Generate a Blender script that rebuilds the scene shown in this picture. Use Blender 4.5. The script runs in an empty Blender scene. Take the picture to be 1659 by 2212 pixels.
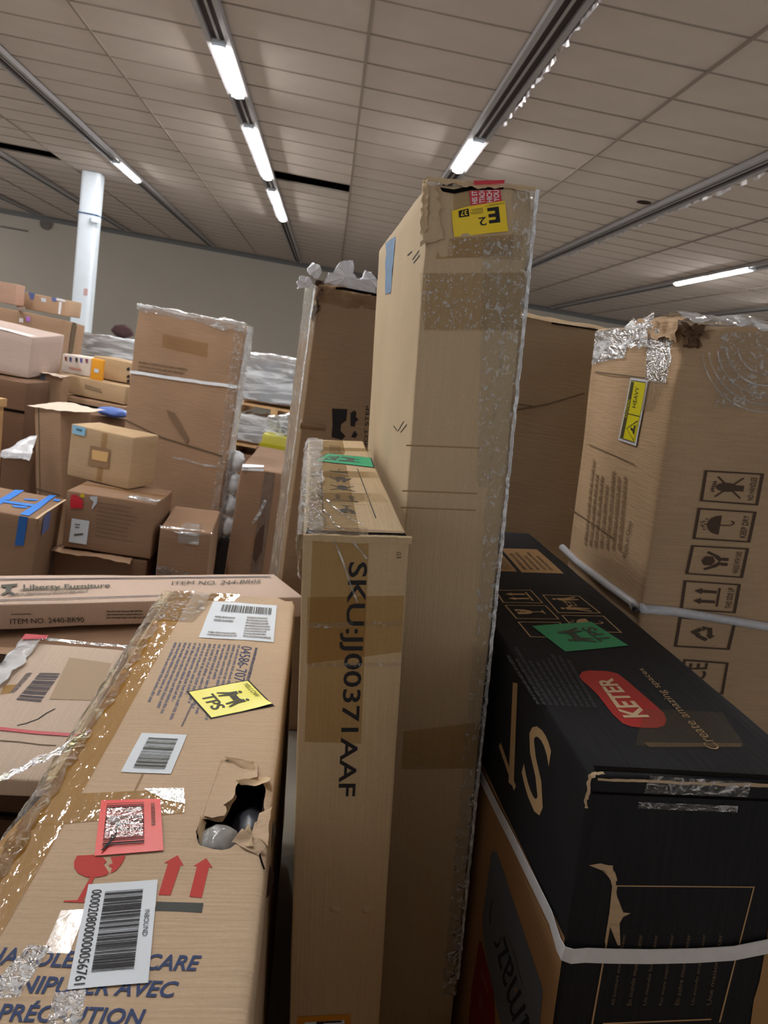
import bpy, bmesh, math, random
from mathutils import Vector, Matrix, noise
from mathutils.geometry import tessellate_polygon
random.seed(7)
C = bpy.context.scene.collection
SC = bpy.context.scene
# ------------------------------------------------------------------ camera
W_PX, H_PX, F_PX = 1659.0, 2212.0, 1591.06
ROLL, PITCH, YAW = 0.167538, -0.197322, 0.10474
EYE = Vector((0, 0, 1.65))
CF = Vector((math.sin(YAW)*math.cos(PITCH), math.cos(YAW)*math.cos(PITCH), math.sin(PITCH)))
_r = Vector((math.cos(YAW), -math.sin(YAW), 0)); _u = _r.cross(CF)
CR = _r*math.cos(ROLL)+_u*math.sin(ROLL); CU = -_r*math.sin(ROLL)+_u*math.cos(ROLL)
cam = bpy.data.cameras.new('camera'); camo = bpy.data.objects.new('camera', cam); C.objects.link(camo)
cam.sensor_fit = 'VERTICAL'; cam.sensor_height = 36.0; cam.lens = F_PX/H_PX*36.0
camo.matrix_world = Matrix(((CR.x, CU.x, -CF.x, EYE.x), (CR.y, CU.y, -CF.y, EYE.y), (CR.z, CU.z, -CF.z, EYE.z), (0, 0, 0, 1)))
cam.clip_start = 0.02; cam.clip_end = 200
cam.dof.use_dof = True; cam.dof.focus_distance = 1.25; cam.dof.aperture_fstop = 10.0
SC.camera = camo
# ------------------------------------------------------------------ light / exposure
SC.view_settings.view_transform = 'Standard'; SC.view_settings.look = 'None'
SC.view_settings.gamma = 1.0; SC.view_settings.use_curve_mapping = False
SC.view_settings.exposure = 0.42
TUBE_E = 72.0
wd = bpy.data.worlds.new('hall_air'); SC.world = wd; wd.use_nodes = True
wd.node_tree.nodes['Background'].inputs[0].default_value = (0.95, 0.97, 1.0, 1)
wd.node_tree.nodes['Background'].inputs[1].default_value = 0.62
def area_light(name, loc, size, power, color=(1, .97, .92)):
    l = bpy.data.lights.new(name, 'AREA'); l.shape = 'RECTANGLE'; l.size = size[0]; l.size_y = size[1]
    l.energy = power; l.color = color
    o = bpy.data.objects.new(name, l); C.objects.link(o); o.location = loc
    return o

# ------------------------------------------------------------------ materials
def lin(c):
    c = c/255.0
    return c/12.92 if c <= .04045 else ((c+.055)/1.055)**2.4
def rgb(r, g, b): return (lin(r), lin(g), lin(b), 1)
MATS = {}
def nodes_of(name):
    m = bpy.data.materials.new(name); m.use_nodes = True
    nt = m.node_tree; nt.nodes.clear()
    out = nt.nodes.new('ShaderNodeOutputMaterial')
    return m, nt, out
def plain(name, c, rough=.7, spec=.3, metal=0, emit=None, var=0.0, vs=6):
    if name in MATS: return MATS[name]
    m, nt, out = nodes_of(name)
    p = nt.nodes.new('ShaderNodeBsdfPrincipled'); nt.links.new(p.outputs[0], out.inputs[0])
    p.inputs['Base Color'].default_value = rgb(*c); p.inputs['Roughness'].default_value = rough
    p.inputs['Specular IOR Level'].default_value = spec; p.inputs['Metallic'].default_value = metal
    if emit:
        p.inputs['Emission Color'].default_value = (emit[0], emit[1], emit[2], 1); p.inputs['Emission Strength'].default_value = emit[3]
    if var:
        tc = nt.nodes.new('ShaderNodeTexCoord'); n = nt.nodes.new('ShaderNodeTexNoise'); n.inputs['Scale'].default_value = vs; n.inputs['Detail'].default_value = 5
        nt.links.new(tc.outputs['Object'], n.inputs['Vector'])
        mx = nt.nodes.new('ShaderNodeMix'); mx.data_type = 'RGBA'; mx.blend_type = 'MULTIPLY'; mx.inputs[0].default_value = 1
        r = nt.nodes.new('ShaderNodeMapRange'); r.inputs['From Min'].default_value = .3; r.inputs['From Max'].default_value = .7
        r.inputs['To Min'].default_value = 1-var; r.inputs['To Max'].default_value = 1+var*.5
        nt.links.new(n.outputs['Fac'], r.inputs['Value']); mx.inputs[6].default_value = rgb(*c); nt.links.new(r.outputs[0], mx.inputs[7])
        nt.links.new(mx.outputs[2], p.inputs['Base Color'])
    MATS[name] = m; return m
def card(name, c, flute='Z', bump=.25, var=.10, wrinkle=0.0, fs=1.0):
    """corrugated cardboard: mottled kraft colour, faint flute lines, fibre and wrinkle bump"""
    if name in MATS: return MATS[name]
    m, nt, out = nodes_of(name); N = nt.nodes; L = nt.links
    gy = .35*c[0]+.5*c[1]+.15*c[2]; c = tuple(x+(gy-x)*.17 for x in c)
    p = N.new('ShaderNodeBsdfPrincipled'); L.new(p.outputs[0], out.inputs[0])
    p.inputs['Roughness'].default_value = .78; p.inputs['Specular IOR Level'].default_value = .22
    tc = N.new('ShaderNodeTexCoord')
    n1 = N.new('ShaderNodeTexNoise'); n1.inputs['Scale'].default_value = 3.0; n1.inputs['Detail'].default_value = 6
    n2 = N.new('ShaderNodeTexNoise'); n2.inputs['Scale'].default_value = 180; n2.inputs['Detail'].default_value = 3
    mp = N.new('ShaderNodeMapping'); mp.inputs['Scale'].default_value = {'Z': (1, 1, 14), 'X': (14, 1, 1), 'Y': (1, 14, 1)}[flute]
    n3 = N.new('ShaderNodeTexNoise'); n3.inputs['Scale'].default_value = 9*fs; n3.inputs['Detail'].default_value = 4
    for n in (n1, n2): L.new(tc.outputs['Object'], n.inputs['Vector'])
    L.new(tc.outputs['Object'], mp.inputs['Vector']); L.new(mp.outputs[0], n3.inputs['Vector'])
    w = N.new('ShaderNodeTexWave'); w.wave_type = 'BANDS'; w.bands_direction = flute; w.inputs['Scale'].default_value = 42; w.inputs['Distortion'].default_value = .6
    L.new(tc.outputs['Object'], w.inputs['Vector'])
    def mr(src, a, b, lo=.3, hi=.7):
        r = N.new('ShaderNodeMapRange'); r.inputs['From Min'].default_value = lo; r.inputs['From Max'].default_value = hi
        r.inputs['To Min'].default_value = a; r.inputs['To Max'].default_value = b; L.new(src, r.inputs['Value']); return r.outputs[0]
    def mul(a, b):
        x = N.new('ShaderNodeMath'); x.operation = 'MULTIPLY'; L.new(a, x.inputs[0]); L.new(b, x.inputs[1]); return x.outputs[0]
    f = mul(mul(mr(n1.outputs['Fac'], 1-var, 1+var*.6), mr(n2.outputs['Fac'], .96, 1.04)), mr(n3.outputs['Fac'], 1-var*.6, 1+var*.4))
    mx = N.new('ShaderNodeMix'); mx.data_type = 'RGBA'; mx.blend_type = 'MULTIPLY'; mx.inputs[0].default_value = 1
    mx.inputs[6].default_value = rgb(*c); L.new(f, mx.inputs[7]); L.new(mx.outputs[2], p.inputs['Base Color'])
    b1 = N.new('ShaderNodeBump'); b1.inputs['Strength'].default_value = bump; b1.inputs['Distance'].default_value = .0006
    L.new(w.outputs['Fac'], b1.inputs['Height'])
    b2 = N.new('ShaderNodeBump'); b2.inputs['Strength'].default_value = .25; b2.inputs['Distance'].default_value = .006+wrinkle
    L.new(n3.outputs['Fac'], b2.inputs['Height']); L.new(b1.outputs[0], b2.inputs['Normal']); L.new(b2.outputs[0], p.inputs['Normal'])
    MATS[name] = m; return m
def sheet(name, c, haze=.05, gloss=.06, rough=.08, scale=40, bstr=.6, bdist=.01, aniso=(1, 1, 1), hc=(225, 228, 230), streak=0.0, thr=(.55, .7), fres=1.0):
    """thin plastic: tinted see-through layer, a glossy crinkled skin and a little milky haze (tape and stretch film)"""
    if name in MATS: return MATS[name]
    m, nt, out = nodes_of(name); N = nt.nodes; L = nt.links
    tr = N.new('ShaderNodeBsdfTransparent'); tr.inputs[0].default_value = rgb(*c)
    g = N.new('ShaderNodeBsdfGlossy'); g.inputs['Roughness'].default_value = rough
    df = N.new('ShaderNodeBsdfDiffuse'); df.inputs[0].default_value = rgb(*hc)
    tc = N.new('ShaderNodeTexCoord'); mp = N.new('ShaderNodeMapping'); mp.inputs['Scale'].default_value = aniso
    n = N.new('ShaderNodeTexNoise'); n.inputs['Scale'].default_value = scale; n.inputs['Detail'].default_value = 3; n.inputs['Distortion'].default_value = .4
    L.new(tc.outputs['Object'], mp.inputs['Vector']); L.new(mp.outputs[0], n.inputs['Vector'])
    b = N.new('ShaderNodeBump'); b.inputs['Strength'].default_value = bstr; b.inputs['Distance'].default_value = bdist
    L.new(n.outputs['Fac'], b.inputs['Height']); L.new(b.outputs[0], g.inputs['Normal'])
    fr = N.new('ShaderNodeFresnel'); fr.inputs['IOR'].default_value = 1.4
    a = N.new('ShaderNodeMath'); a.operation = 'ADD'; a.use_clamp = True; a.operation = 'MULTIPLY_ADD'; a.inputs[1].default_value = fres; a.inputs[2].default_value = gloss; L.new(fr.outputs[0], a.inputs[0])
    m1 = N.new('ShaderNodeMixShader'); L.new(a.outputs[0], m1.inputs[0]); L.new(tr.outputs[0], m1.inputs[1]); L.new(g.outputs[0], m1.inputs[2])
    m2 = N.new('ShaderNodeMixShader'); m2.inputs[0].default_value = haze; L.new(m1.outputs[0], m2.inputs[1]); L.new(df.outputs[0], m2.inputs[2])
    if streak:  # streak mask paints white crinkle highlights into the haze
        n2 = N.new('ShaderNodeTexNoise'); n2.inputs['Scale'].default_value = scale*.5; n2.inputs['Detail'].default_value = 4; n2.inputs['Distortion'].default_value = 1.0
        L.new(mp.outputs[0], n2.inputs['Vector'])
        r = N.new('ShaderNodeMapRange'); r.inputs['From Min'].default_value = thr[0]; r.inputs['From Max'].default_value = thr[1]
        r.inputs['To Min'].default_value = haze; r.inputs['To Max'].default_value = haze+streak; L.new(n2.outputs['Fac'], r.inputs['Value']); L.new(r.outputs[0], m2.inputs[0])
    L.new(m2.outputs[0], out.inputs[0]); MATS[name] = m; return m
M_TAPE = sheet('packing_tape_brown', (246, 232, 204), haze=.5, hc=(198, 150, 74), gloss=.03, rough=.07, scale=45, bstr=.5, bdist=.006, aniso=(1, .5, 1))
M_TAPEC = sheet('packing_tape_clear', (247, 243, 232), haze=.05, hc=(176, 146, 100), gloss=.008, rough=.14, fres=.4, scale=60, bstr=.4, bdist=.003)
M_TAPED = sheet('packing_tape_dim', (245, 238, 222), haze=.10, hc=(150, 118, 74), fres=.35, gloss=.008, rough=.2, scale=60, bstr=.3, bdist=.002)
M_FILM = sheet('stretch_film', (248, 248, 246), haze=.02, gloss=.03, rough=.06, scale=130, bstr=1.0, bdist=.015, streak=.4, thr=(.55, .64))
M_SPECK = sheet('stretch_film_specked', (246, 242, 234), haze=.01, gloss=.02, rough=.08, scale=330, bstr=1.0, bdist=.006, streak=.45, thr=(.565, .64))  # white specks painted in for the sparkle of crumpled film
M_FILMW = sheet('stretch_film_cloudy', (238, 240, 242), haze=.16, gloss=.06, rough=.10, scale=30, bstr=1.0, bdist=.04, streak=.55, thr=(.48, .66), aniso=(.5, .5, 2))
M_WRAP = sheet('stretch_wrap_layers', (238, 240, 242), haze=.34, gloss=.05, rough=.12, scale=12, bstr=1.0, bdist=.06, streak=.6, thr=(.46, .62), aniso=(.4, .4, 2.5), hc=(232, 238, 244))
M_FILMY = sheet('stretch_film_yellowed', (240, 234, 206), haze=.03, gloss=.03, rough=.06, scale=60, bstr=1.0, bdist=.015, hc=(222, 214, 180), streak=.45, thr=(.56, .66))
M_DARK = plain('void_dark', (18, 15, 13), .95, .05)
M_INK = plain('ink_black', (34, 33, 36), .7)
M_BLUEINK = plain('ink_blue', (52, 70, 112), .7)
M_REDINK = plain('ink_red', (196, 62, 56), .7)
M_GREYINK = plain('ink_grey', (84, 84, 76), .7)
M_FAINT = plain('ink_faint', (104, 86, 66), .8)
M_LABEL = plain('label_paper', (212, 222, 232), .45, .5, var=.04)
M_BEAD = sheet('film_bead', (244, 246, 248), haze=.42, gloss=.06, rough=.08, scale=60, bstr=1.0, bdist=.02, streak=.5, thr=(.48, .6), hc=(236, 240, 244))  # haze and streaks whitened to imitate highlights on the edge film
M_STRAP = plain('strap_white', (236, 240, 246), .4, .5, var=.05, vs=60)
M_KRAFT = plain('kraft_print', (176, 140, 98), .8)
M_TORN = card('torn_paper', (206, 176, 136), var=.2)

# ------------------------------------------------------------------ mesh helpers
def new_obj(name, mesh, mat=None, parent=None, smooth=False):
    if mat is not None:
        for mm in (mat if isinstance(mat, (list, tuple)) else [mat]): mesh.materials.append(mm)
    if smooth: mesh.polygons.foreach_set('use_smooth', [True]*len(mesh.polygons))
    o = bpy.data.objects.new(name, mesh); C.objects.link(o)
    if parent is not None: o.parent = parent
    return o
def mesh_obj(name, verts, faces, mat, parent=None, smooth=False):
    me = bpy.data.meshes.new(name); me.from_pydata([tuple(v) for v in verts], [], faces); me.update()
    return new_obj(name, me, mat, parent, smooth)
def tag(o, label=None, cat=None, group=None, kind=None):
    if label: o['label'] = label
    if cat: o['category'] = cat
    if group: o['group'] = group
    if kind: o['kind'] = kind
    return o
class MB:
    def __init__(s): s.v = []; s.f = []
    def add(s, vs, fs):
        k = len(s.v); s.v += [Vector(v) for v in vs]; s.f += [[i+k for i in f] for f in fs]
    def box(s, a, b, M=None):
        vs = [Vector((x, y, z)) for x in (a[0], b[0]) for y in (a[1], b[1]) for z in (a[2], b[2])]
        if M: vs = [M @ v for v in vs]
        s.add(vs, [(0, 1, 3, 2), (4, 6, 7, 5), (0, 4, 5, 1), (2, 3, 7, 6), (0, 2, 6, 4), (1, 5, 7, 3)])
    def tube(s, pts, r, n=8):
        rings = []
        for i, p in enumerate(pts):
            p = Vector(p); d = (Vector(pts[min(i+1, len(pts)-1)])-Vector(pts[max(i-1, 0)])).normalized()
            a = d.orthogonal().normalized(); b = d.cross(a); rr = r[i] if isinstance(r, (list, tuple)) else r
            rings.append([p+(a*math.cos(2*math.pi*k/n)+b*math.sin(2*math.pi*k/n))*rr for k in range(n)])
        vs = [v for q in rings for v in q]; fs = []
        for i in range(len(pts)-1):
            for k in range(n): fs.append((i*n+k, i*n+(k+1) % n, (i+1)*n+(k+1) % n, (i+1)*n+k))
        fs.append(tuple(range(n))[::-1]); fs.append(tuple((len(pts)-1)*n+k for k in range(n))); s.add(vs, fs)
    def build(s, name, mat, parent=None, smooth=False): return mesh_obj(name, s.v, s.f, mat, parent, smooth)
def axis_lines(D, r, res):
    r2 = min(r, D*.3); n = max(1, int(round((D-2*r2)/res)))
    return [0, r2*.3, r2] + [r2+(D-2*r2)*i/n for i in range(1, n)] + [D-r2, D-r2*.3, D]
def ray_of(px): return CF+CR*((px[0]-829.5)/F_PX)-CU*((px[1]-1106)/F_PX)
def rot3(yaw, lean, pit):
    return (Matrix.Rotation(yaw, 3, 'Z') @ Matrix.Rotation(lean, 3, 'Y') @ Matrix.Rotation(pit, 3, 'X'))
FACES = {'front': (1, 0), 'back': (1, 1), 'left': (0, 0), 'right': (0, 1), 'bottom': (2, 0), 'top': (2, 1)}
class Carton:
    """a box standing in the room: fitted pose, rounded and dented body, decals laid on its faces"""
    def __init__(s, name, P, mat, label, cat='box', group=None, r=.006, amp=.0015, wl=.16, res=.04, crush=(), holes=(), body='carton', skip=()):
        s.o = Vector(P[:3]); s.R = rot3(*P[3:6]); s.D = Vector(P[6:9]); s.seed = random.uniform(0, 50)
        s.amp = amp; s.wl = wl; s.crush = [(Vector(c), rad, dep) for c, rad, dep in crush]; s.r = r
        e = bpy.data.objects.new(name, None); C.objects.link(e); e.empty_display_size = .1
        e.matrix_world = Matrix.Translation(s.o) @ s.R.to_4x4(); s.e = e
        tag(e, label, cat, group)
        s.Ri = s.R.transposed(); s.eye = s.Ri @ (EYE-s.o)
        s.body(mat, res, holes, body)
    def loc(s, face, px):
        ax, side = FACES[face]; d = s.Ri @ ray_of(px); c = s.D[ax]*side
        return s.eye + d*((c-s.eye[ax])/d[ax])
    def nrm(s, face):
        ax, side = FACES[face]; n = Vector((0, 0, 0)); n[ax] = 1 if side else -1; return n
    def disp(s, p, n):
        q = p
        if s.amp: q = q + n*(s.amp*noise.noise((p+Vector((s.seed, 0, 0)))/s.wl))
        for c, rad, dep in s.crush:
            t = (p-c).length/rad
            if t < 1:
                k = (1-t*t)**2
                cen = Vector((s.D.x/2, s.D.y/2, s.D.z/2)); dr = (cen-c)
                dr = Vector([0 if abs(x) < .3*s.D[i] else math.copysign(1, x) for i, x in enumerate(dr)])
                dr = dr.normalized() if dr.length > 0 else -n
                w = noise.noise_vector((p+Vector((s.seed, 3, 0)))*60)*.35+noise.noise_vector((p+Vector((s.seed, 3, 0)))*25)*.7
                q = q + dr*dep*k + w*dep*k
        return q
    def body(s, mat, res, holes, bname):
        key = {}; V = []; Fc = []
        ax_l = [axis_lines(s.D[i], s.r, res) for i in range(3)]
        def vid(p):
            k = (round(p[0], 5), round(p[1], 5), round(p[2], 5))
            if k not in key:
                key[k] = len(V); r = s.r; P = Vector(p)
                inn = Vector([min(max(P[i], min(r, s.D[i]*.3)), s.D[i]-min(r, s.D[i]*.3)) for i in range(3)])
                v = P-inn; n = v.normalized() if v.length > 0 else Vector((0, 0, 1))
                rr = min(r, min(s.D)*.3)
                V.append(s.disp(inn+n*rr, n))
            return key[k]
        hp = {}
        for f, poly in holes: hp[f] = poly
        for f, (ax, side) in FACES.items():
            a, b = [i for i in range(3) if i != ax]
            la, lb = ax_l[a], ax_l[b]; poly = hp.get(f)
            if poly:
                extra = 4
                amin, amax = min(q[0] for q in poly), max(q[0] for q in poly); bmin, bmax = min(q[1] for q in poly), max(q[1] for q in poly)
            for i in range(len(la)-1):
                for j in range(len(lb)-1):
                    q = []
                    for (ii, jj) in ((i, j), (i+1, j), (i+1, j+1), (i, j+1)):
                        p = [0, 0, 0]; p[a] = la[ii]; p[b] = lb[jj]; p[ax] = s.D[ax]*side; q.append(p)
                    if poly:
                        ca = (q[0][a]+q[2][a])/2; cb = (q[0][b]+q[2][b])/2
                        if inside((ca, cb), poly): continue
                    ids = [vid(p) for p in q]
                    flip = (side == 0) ^ (ax == 1)
                    Fc.append(ids[::-1] if flip else ids)
        if hp:
            # pull ragged boundary vertices on to the torn outline
            cnt = {}
            for f in Fc:
                for k in range(4):
                    e = tuple(sorted((f[k], f[(k+1) % 4]))); cnt[e] = cnt.get(e, 0)+1
            bv = set(v for e, c in cnt.items() if c == 1 for v in e)
            poly = list(hp.values())[0]; f = list(hp)[0]; ax = FACES[f][0]; a, b = [i for i in range(3) if i != ax]
            for v in bv:
                p = V[v]; q = nearest((p[a], p[b]), poly); p[a] = q[0]; p[b] = q[1]; p[ax] += random.uniform(-.003, .004)
        s.bodyo = mesh_obj(bname, V, Fc, mat, s.e, True)
    # decals
    def quad(s, name, face, pts, mat, off=.0006, parent=None, nx=0, ny=0, local=False, curl=None, rough=0.0):
        Q = [Vector(p) if local else s.loc(face, p) for p in pts]; n = s.nrm(face)
        L1 = max((Q[1]-Q[0]).length, (Q[2]-Q[3]).length); L2 = max((Q[3]-Q[0]).length, (Q[2]-Q[1]).length)
        nx = nx or max(1, min(60, int(L1/.03))); ny = ny or max(1, min(60, int(L2/.03)))
        V = []
        for j in range(ny+1):
            for i in range(nx+1):
                a, b = i/nx, j/ny
                p = bil(Q, a, b)
                if rough and (i in (0, nx) or j in (0, ny)): p = p+noise.noise_vector(p*40)*rough
                k = off + (curl(a, b) if curl else 0)
                V.append(s.disp(p, n)+n*k)
        F = [(j*(nx+1)+i, j*(nx+1)+i+1, (j+1)*(nx+1)+i+1, (j+1)*(nx+1)+i) for j in range(ny) for i in range(nx)]
        return mesh_obj(name, V, F, mat, parent or s.e, True)
    def polys(s, name, face, plist, mat, off=.0006, parent=None, local=False):
        V = []; F = []; n = s.nrm(face)
        for pl in plist:
            L = [Vector(p) if local else s.loc(face, p) for p in pl]
            t = tessellate_polygon([L]); k = len(V)
            V += [s.disp(p, n)+n*off for p in L]; F += [tuple(k+i for i in q) for q in t]
        o = mesh_obj(name, V, F, mat, parent or s.e)
        if name in ('small_print', 'fine_print', 'barcode'): o['kind'] = 'stuff'
        return o
    def stroke(s, name, face, pxs, w, mat, off=.0008, parent=None, closed=False, local=False):
        n = s.nrm(face); L = [Vector(p) if local else s.loc(face, p) for p in pxs]
        return mesh_obj(name, *ribbon([s.disp(p, n)+n*off for p in L], w, n, closed), mat, parent or s.e)
    def text(s, name, face, Q, body, mat, off=.0009, parent=None, bold=0.0, shear=0.0, local=False, space=1.0):
        Q = [Vector(p) if local else s.loc(face, p) for p in Q]; n = s.nrm(face)
        tv, tf = text_mesh(body, bold, shear, space)
        V = [s.disp(bil(Q, x, 1-y), n)+n*off for x, y in tv]
        return mesh_obj(name, V, tf, mat, parent or s.e)
    def icon(s, name, face, Q, shapes, mat, off=.0009, parent=None, local=False):
        Q = [Vector(p) if local else s.loc(face, p) for p in Q]
        return s.polys(name, face, [[bil(Q, x, y) for x, y in sh] for sh in shapes], mat, off, parent, local=True)
    def film(s, name, pts, mat, amp=.004, off=.003, sc=30, nx=14, ny=60, parent=None, seed=0, tail=None):
        """crinkled plastic sheet: pts = rows of local points across (control polyline), swept between two ends"""
        V = []; A, B = pts
        for j in range(ny+1):
            t = j/ny
            row = [a.lerp(b, t) for a, b in zip(A, B)]
            for i in range(nx+1):
                u = i/nx*(len(row)-1); k = min(int(u), len(row)-2); p = row[k].lerp(row[k+1], u-k)
                w = noise.noise_vector((p+Vector((seed, 0, 0)))*sc)*amp + noise.noise_vector((p+Vector((seed, 9, 0)))*sc*2.7)*amp*.5
                edge = 1.0 if 0 < i < nx else 1.6
                V.append(p+w*edge)
        F = [(j*(nx+1)+i, j*(nx+1)+i+1, (j+1)*(nx+1)+i+1, (j+1)*(nx+1)+i) for j in range(ny) for i in range(nx)]
        return mesh_obj(name, V, F, mat, parent or s.e, True)
def bil(Q, a, b): return Q[0].lerp(Q[1], a).lerp(Q[3].lerp(Q[2], a), b)
def inside(p, poly):
    c = False; n = len(poly); j = n-1
    for i in range(n):
        if (poly[i][1] > p[1]) != (poly[j][1] > p[1]) and p[0] < (poly[j][0]-poly[i][0])*(p[1]-poly[i][1])/(poly[j][1]-poly[i][1])+poly[i][0]: c = not c
        j = i
    return c
def nearest(p, poly):
    best = None
    for i in range(len(poly)):
        a = Vector(poly[i]).to_2d(); b = Vector(poly[(i+1) % len(poly)]).to_2d(); q = Vector(p).to_2d()
        t = max(0, min(1, (q-a).dot(b-a)/max((b-a).length_squared, 1e-12))); r = a.lerp(b, t); d = (r-q).length
        if best is None or d < best[0]: best = (d, r)
    return best[1]
def ribbon(P, w, n, closed=False):
    V = []; F = []; m = len(P)
    for i, p in enumerate(P):
        a = P[(i-1) % m] if (closed or i > 0) else p; b = P[(i+1) % m] if (closed or i < m-1) else p
        d = (b-a).normalized(); sd = d.cross(n).normalized(); ww = w[i] if isinstance(w, (list, tuple)) else w
        V += [p+sd*ww/2, p-sd*ww/2]
    for i in range(m if closed else m-1):
        j = (i+1) % m; F.append((2*i, 2*i+1, 2*j+1, 2*j))
    return V, F
_TX = {}
def text_mesh(body, bold, shear, space=1.0):
    k = (body, bold, shear, space)
    if k not in _TX:
        cu = bpy.data.curves.new('t', 'FONT'); cu.body = body; cu.offset = bold; cu.shear = shear; cu.resolution_u = 3; cu.space_character = space
        ob = bpy.data.objects.new('t', cu); C.objects.link(ob)
        dg = bpy.context.evaluated_depsgraph_get(); dg.update()
        me = bpy.data.meshes.new_from_object(ob.evaluated_get(dg))
        vs = [(v.co.x, v.co.y) for v in me.vertices]; fs = [tuple(p.vertices) for p in me.polygons]
        bpy.data.objects.remove(ob); bpy.data.curves.remove(cu); bpy.data.meshes.remove(me)
        x0 = min(v[0] for v in vs); x1 = max(v[0] for v in vs); y0 = min(v[1] for v in vs); y1 = max(v[1] for v in vs)
        _TX[k] = ([((x-x0)/(x1-x0), (y-y0)/(y1-y0)) for x, y in vs], fs)
    return _TX[k]
def sub(Q, a0, b0, a1, b1): return [bil(Q, a0, b0), bil(Q, a1, b0), bil(Q, a1, b1), bil(Q, a0, b1)]
def turn(Q, k): return Q[k:]+Q[:k]
# unit-square pictograms (x right, y down)
def rect(x0, y0, x1, y1): return [(x0, y0), (x1, y0), (x1, y1), (x0, y1)]
def line(x0, y0, x1, y1, w):
    dx, dy = x1-x0, y1-y0; L = math.hypot(dx, dy); nx, ny = -dy/L*w/2, dx/L*w/2
    return [(x0+nx, y0+ny), (x1+nx, y1+ny), (x1-nx, y1-ny), (x0-nx, y0-ny)]
def disc(x, y, rx, ry=None, a0=0, a1=360, n=14):
    ry = ry or rx; return [(x+rx*math.cos(math.radians(a0+(a1-a0)*i/n)), y+ry*math.sin(math.radians(a0+(a1-a0)*i/n))) for i in range(n if a1-a0 == 360 else n+1)]
def frame_(t=.03, x0=0, y0=0, x1=1, y1=1): return [rect(x0, y0, x1, y0+t), rect(x0, y1-t, x1, y1), rect(x0, y0+t, x0+t, y1-t), rect(x1-t, y0+t, x1, y1-t)]
def arrow_up(x, y0, y1, w=.13): return [[(x, y0), (x+w, y0+.22), (x+w*.45, y0+.22), (x+w*.45, y1), (x-w*.45, y1), (x-w*.45, y0+.22), (x-w, y0+.22)]]
I_ARROWS = arrow_up(.3, .15, .78)+arrow_up(.7, .15, .78)+[rect(.12, .82, .88, .88)]
I_GLASS = [[(.28, .08), (.45, .08), (.52, .2), (.47, .28), (.56, .4), (.52, .26), (.6, .18), (.54, .08), (.72, .08), (.7, .35), (.62, .48), (.53, .53), (.53, .78), (.7, .86), (.3, .86), (.47, .78), (.47, .53), (.38, .48), (.3, .35)]]
I_UMB = [disc(.5, .5, .36, .36, 180, 360), rect(.48, .5, .52, .78)]+[line(.52, .78, .57, .86, .04), line(.57, .86, .64, .86, .04), line(.64, .86, .68, .78, .04)]+[disc(x, y, .02, .045) for x, y in ((.3, .08), (.4, .04), (.5, .09), (.6, .04), (.7, .1), (.45, .0), (.56, -.02))]
I_FOOT = [disc(.5, .48, .17, .3)]+[rect(.38, .62, .6, .95)]+[disc(.33+.085*i, .1+.015*abs(i-1), .035, .05) for i in range(5)]+[line(.12, .2, .88, .9, .05), line(.88, .2, .12, .9, .05)]
I_HANDS = [[(.5, .18), (.68, .27), (.68, .47), (.5, .56), (.32, .47), (.32, .27)], line(.15, .3, .28, .55, .09), line(.85, .3, .72, .55, .09), line(.28, .55, .46, .72, .12), line(.72, .55, .54, .72, .12), line(.4, .74, .4, .92, .12), line(.6, .74, .6, .92, .12)]
I_RECY = [line(.25, .7, .42, .4, .13), line(.5, .25, .68, .5, .13), line(.75, .72, .42, .78, .13), [(.33, .42), (.5, .3), (.52, .5)], [(.6, .55), (.8, .5), (.75, .7)], [(.45, .66), (.45, .92), (.3, .78)]]
def person(x, f=1): return [disc(x, .16, .06), [(x-.07*f, .25), (x+.06*f, .25), (x+.08*f, .55), (x+.02*f, .92), (x-.04*f, .92), (x-.02*f, .6), (x-.14*f, .9), (x-.2*f, .88), (x-.08*f, .5)], line(x+.02*f, .3, x+.2*f, .5, .06)]
I_CARRY = person(.2)+person(.8, -1)+frame_(.03, .36, .38, .64, .66)+[rect(.36, .5, .64, .53)]
I_TPSMAN = person(.3)+person(.72, -1)+[rect(.4, .36, .62, .6)]
def bars(Q, n=34, seed=1, fill=.5, a0=0, b0=0, a1=1, b1=1):
    rnd = random.Random(seed); out = []; ws = [rnd.choice((1, 1, 1.6, 2.4)) for _ in range(2*n)]; T = sum(ws); x = 0
    for i, w in enumerate(ws):
        if i % 2 == 0: out.append([bil(Q, a0+(a1-a0)*u, b0+(b1-b0)*v) for u, v in ((x/T, 0), ((x+w)/T, 0), ((x+w)/T, 1), (x/T, 1))])
        x += w
    return out
def words(Q, rows, seed=1, fill=.55, lens=None):
    """rows of small print too blurred to read: word after word of little letter strokes"""
    rnd = random.Random(seed); out = []
    for r in range(rows):
        x = 0; end = (lens[r % len(lens)] if lens else rnd.uniform(.7, 1)); h = fill/rows; y0 = r/rows
        step = .012
        while x < end:
            for _ in range(rnd.randint(3, 9)):
                if x > end: break
                k = rnd.random(); yy = y0+h*rnd.choice((0, .0, .25))
                out.append([bil(Q, u, v) for u, v in ((x, yy), (x+step*.55, yy), (x+step*.55, y0+h), (x, y0+h))])
                if k < .5: out.append([bil(Q, u, v) for u, v in ((x, yy), (x+step*.9, yy), (x+step*.9, yy+h*.3), (x, yy+h*.3))])
                x += step
            x += step*.8
    return out
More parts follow.
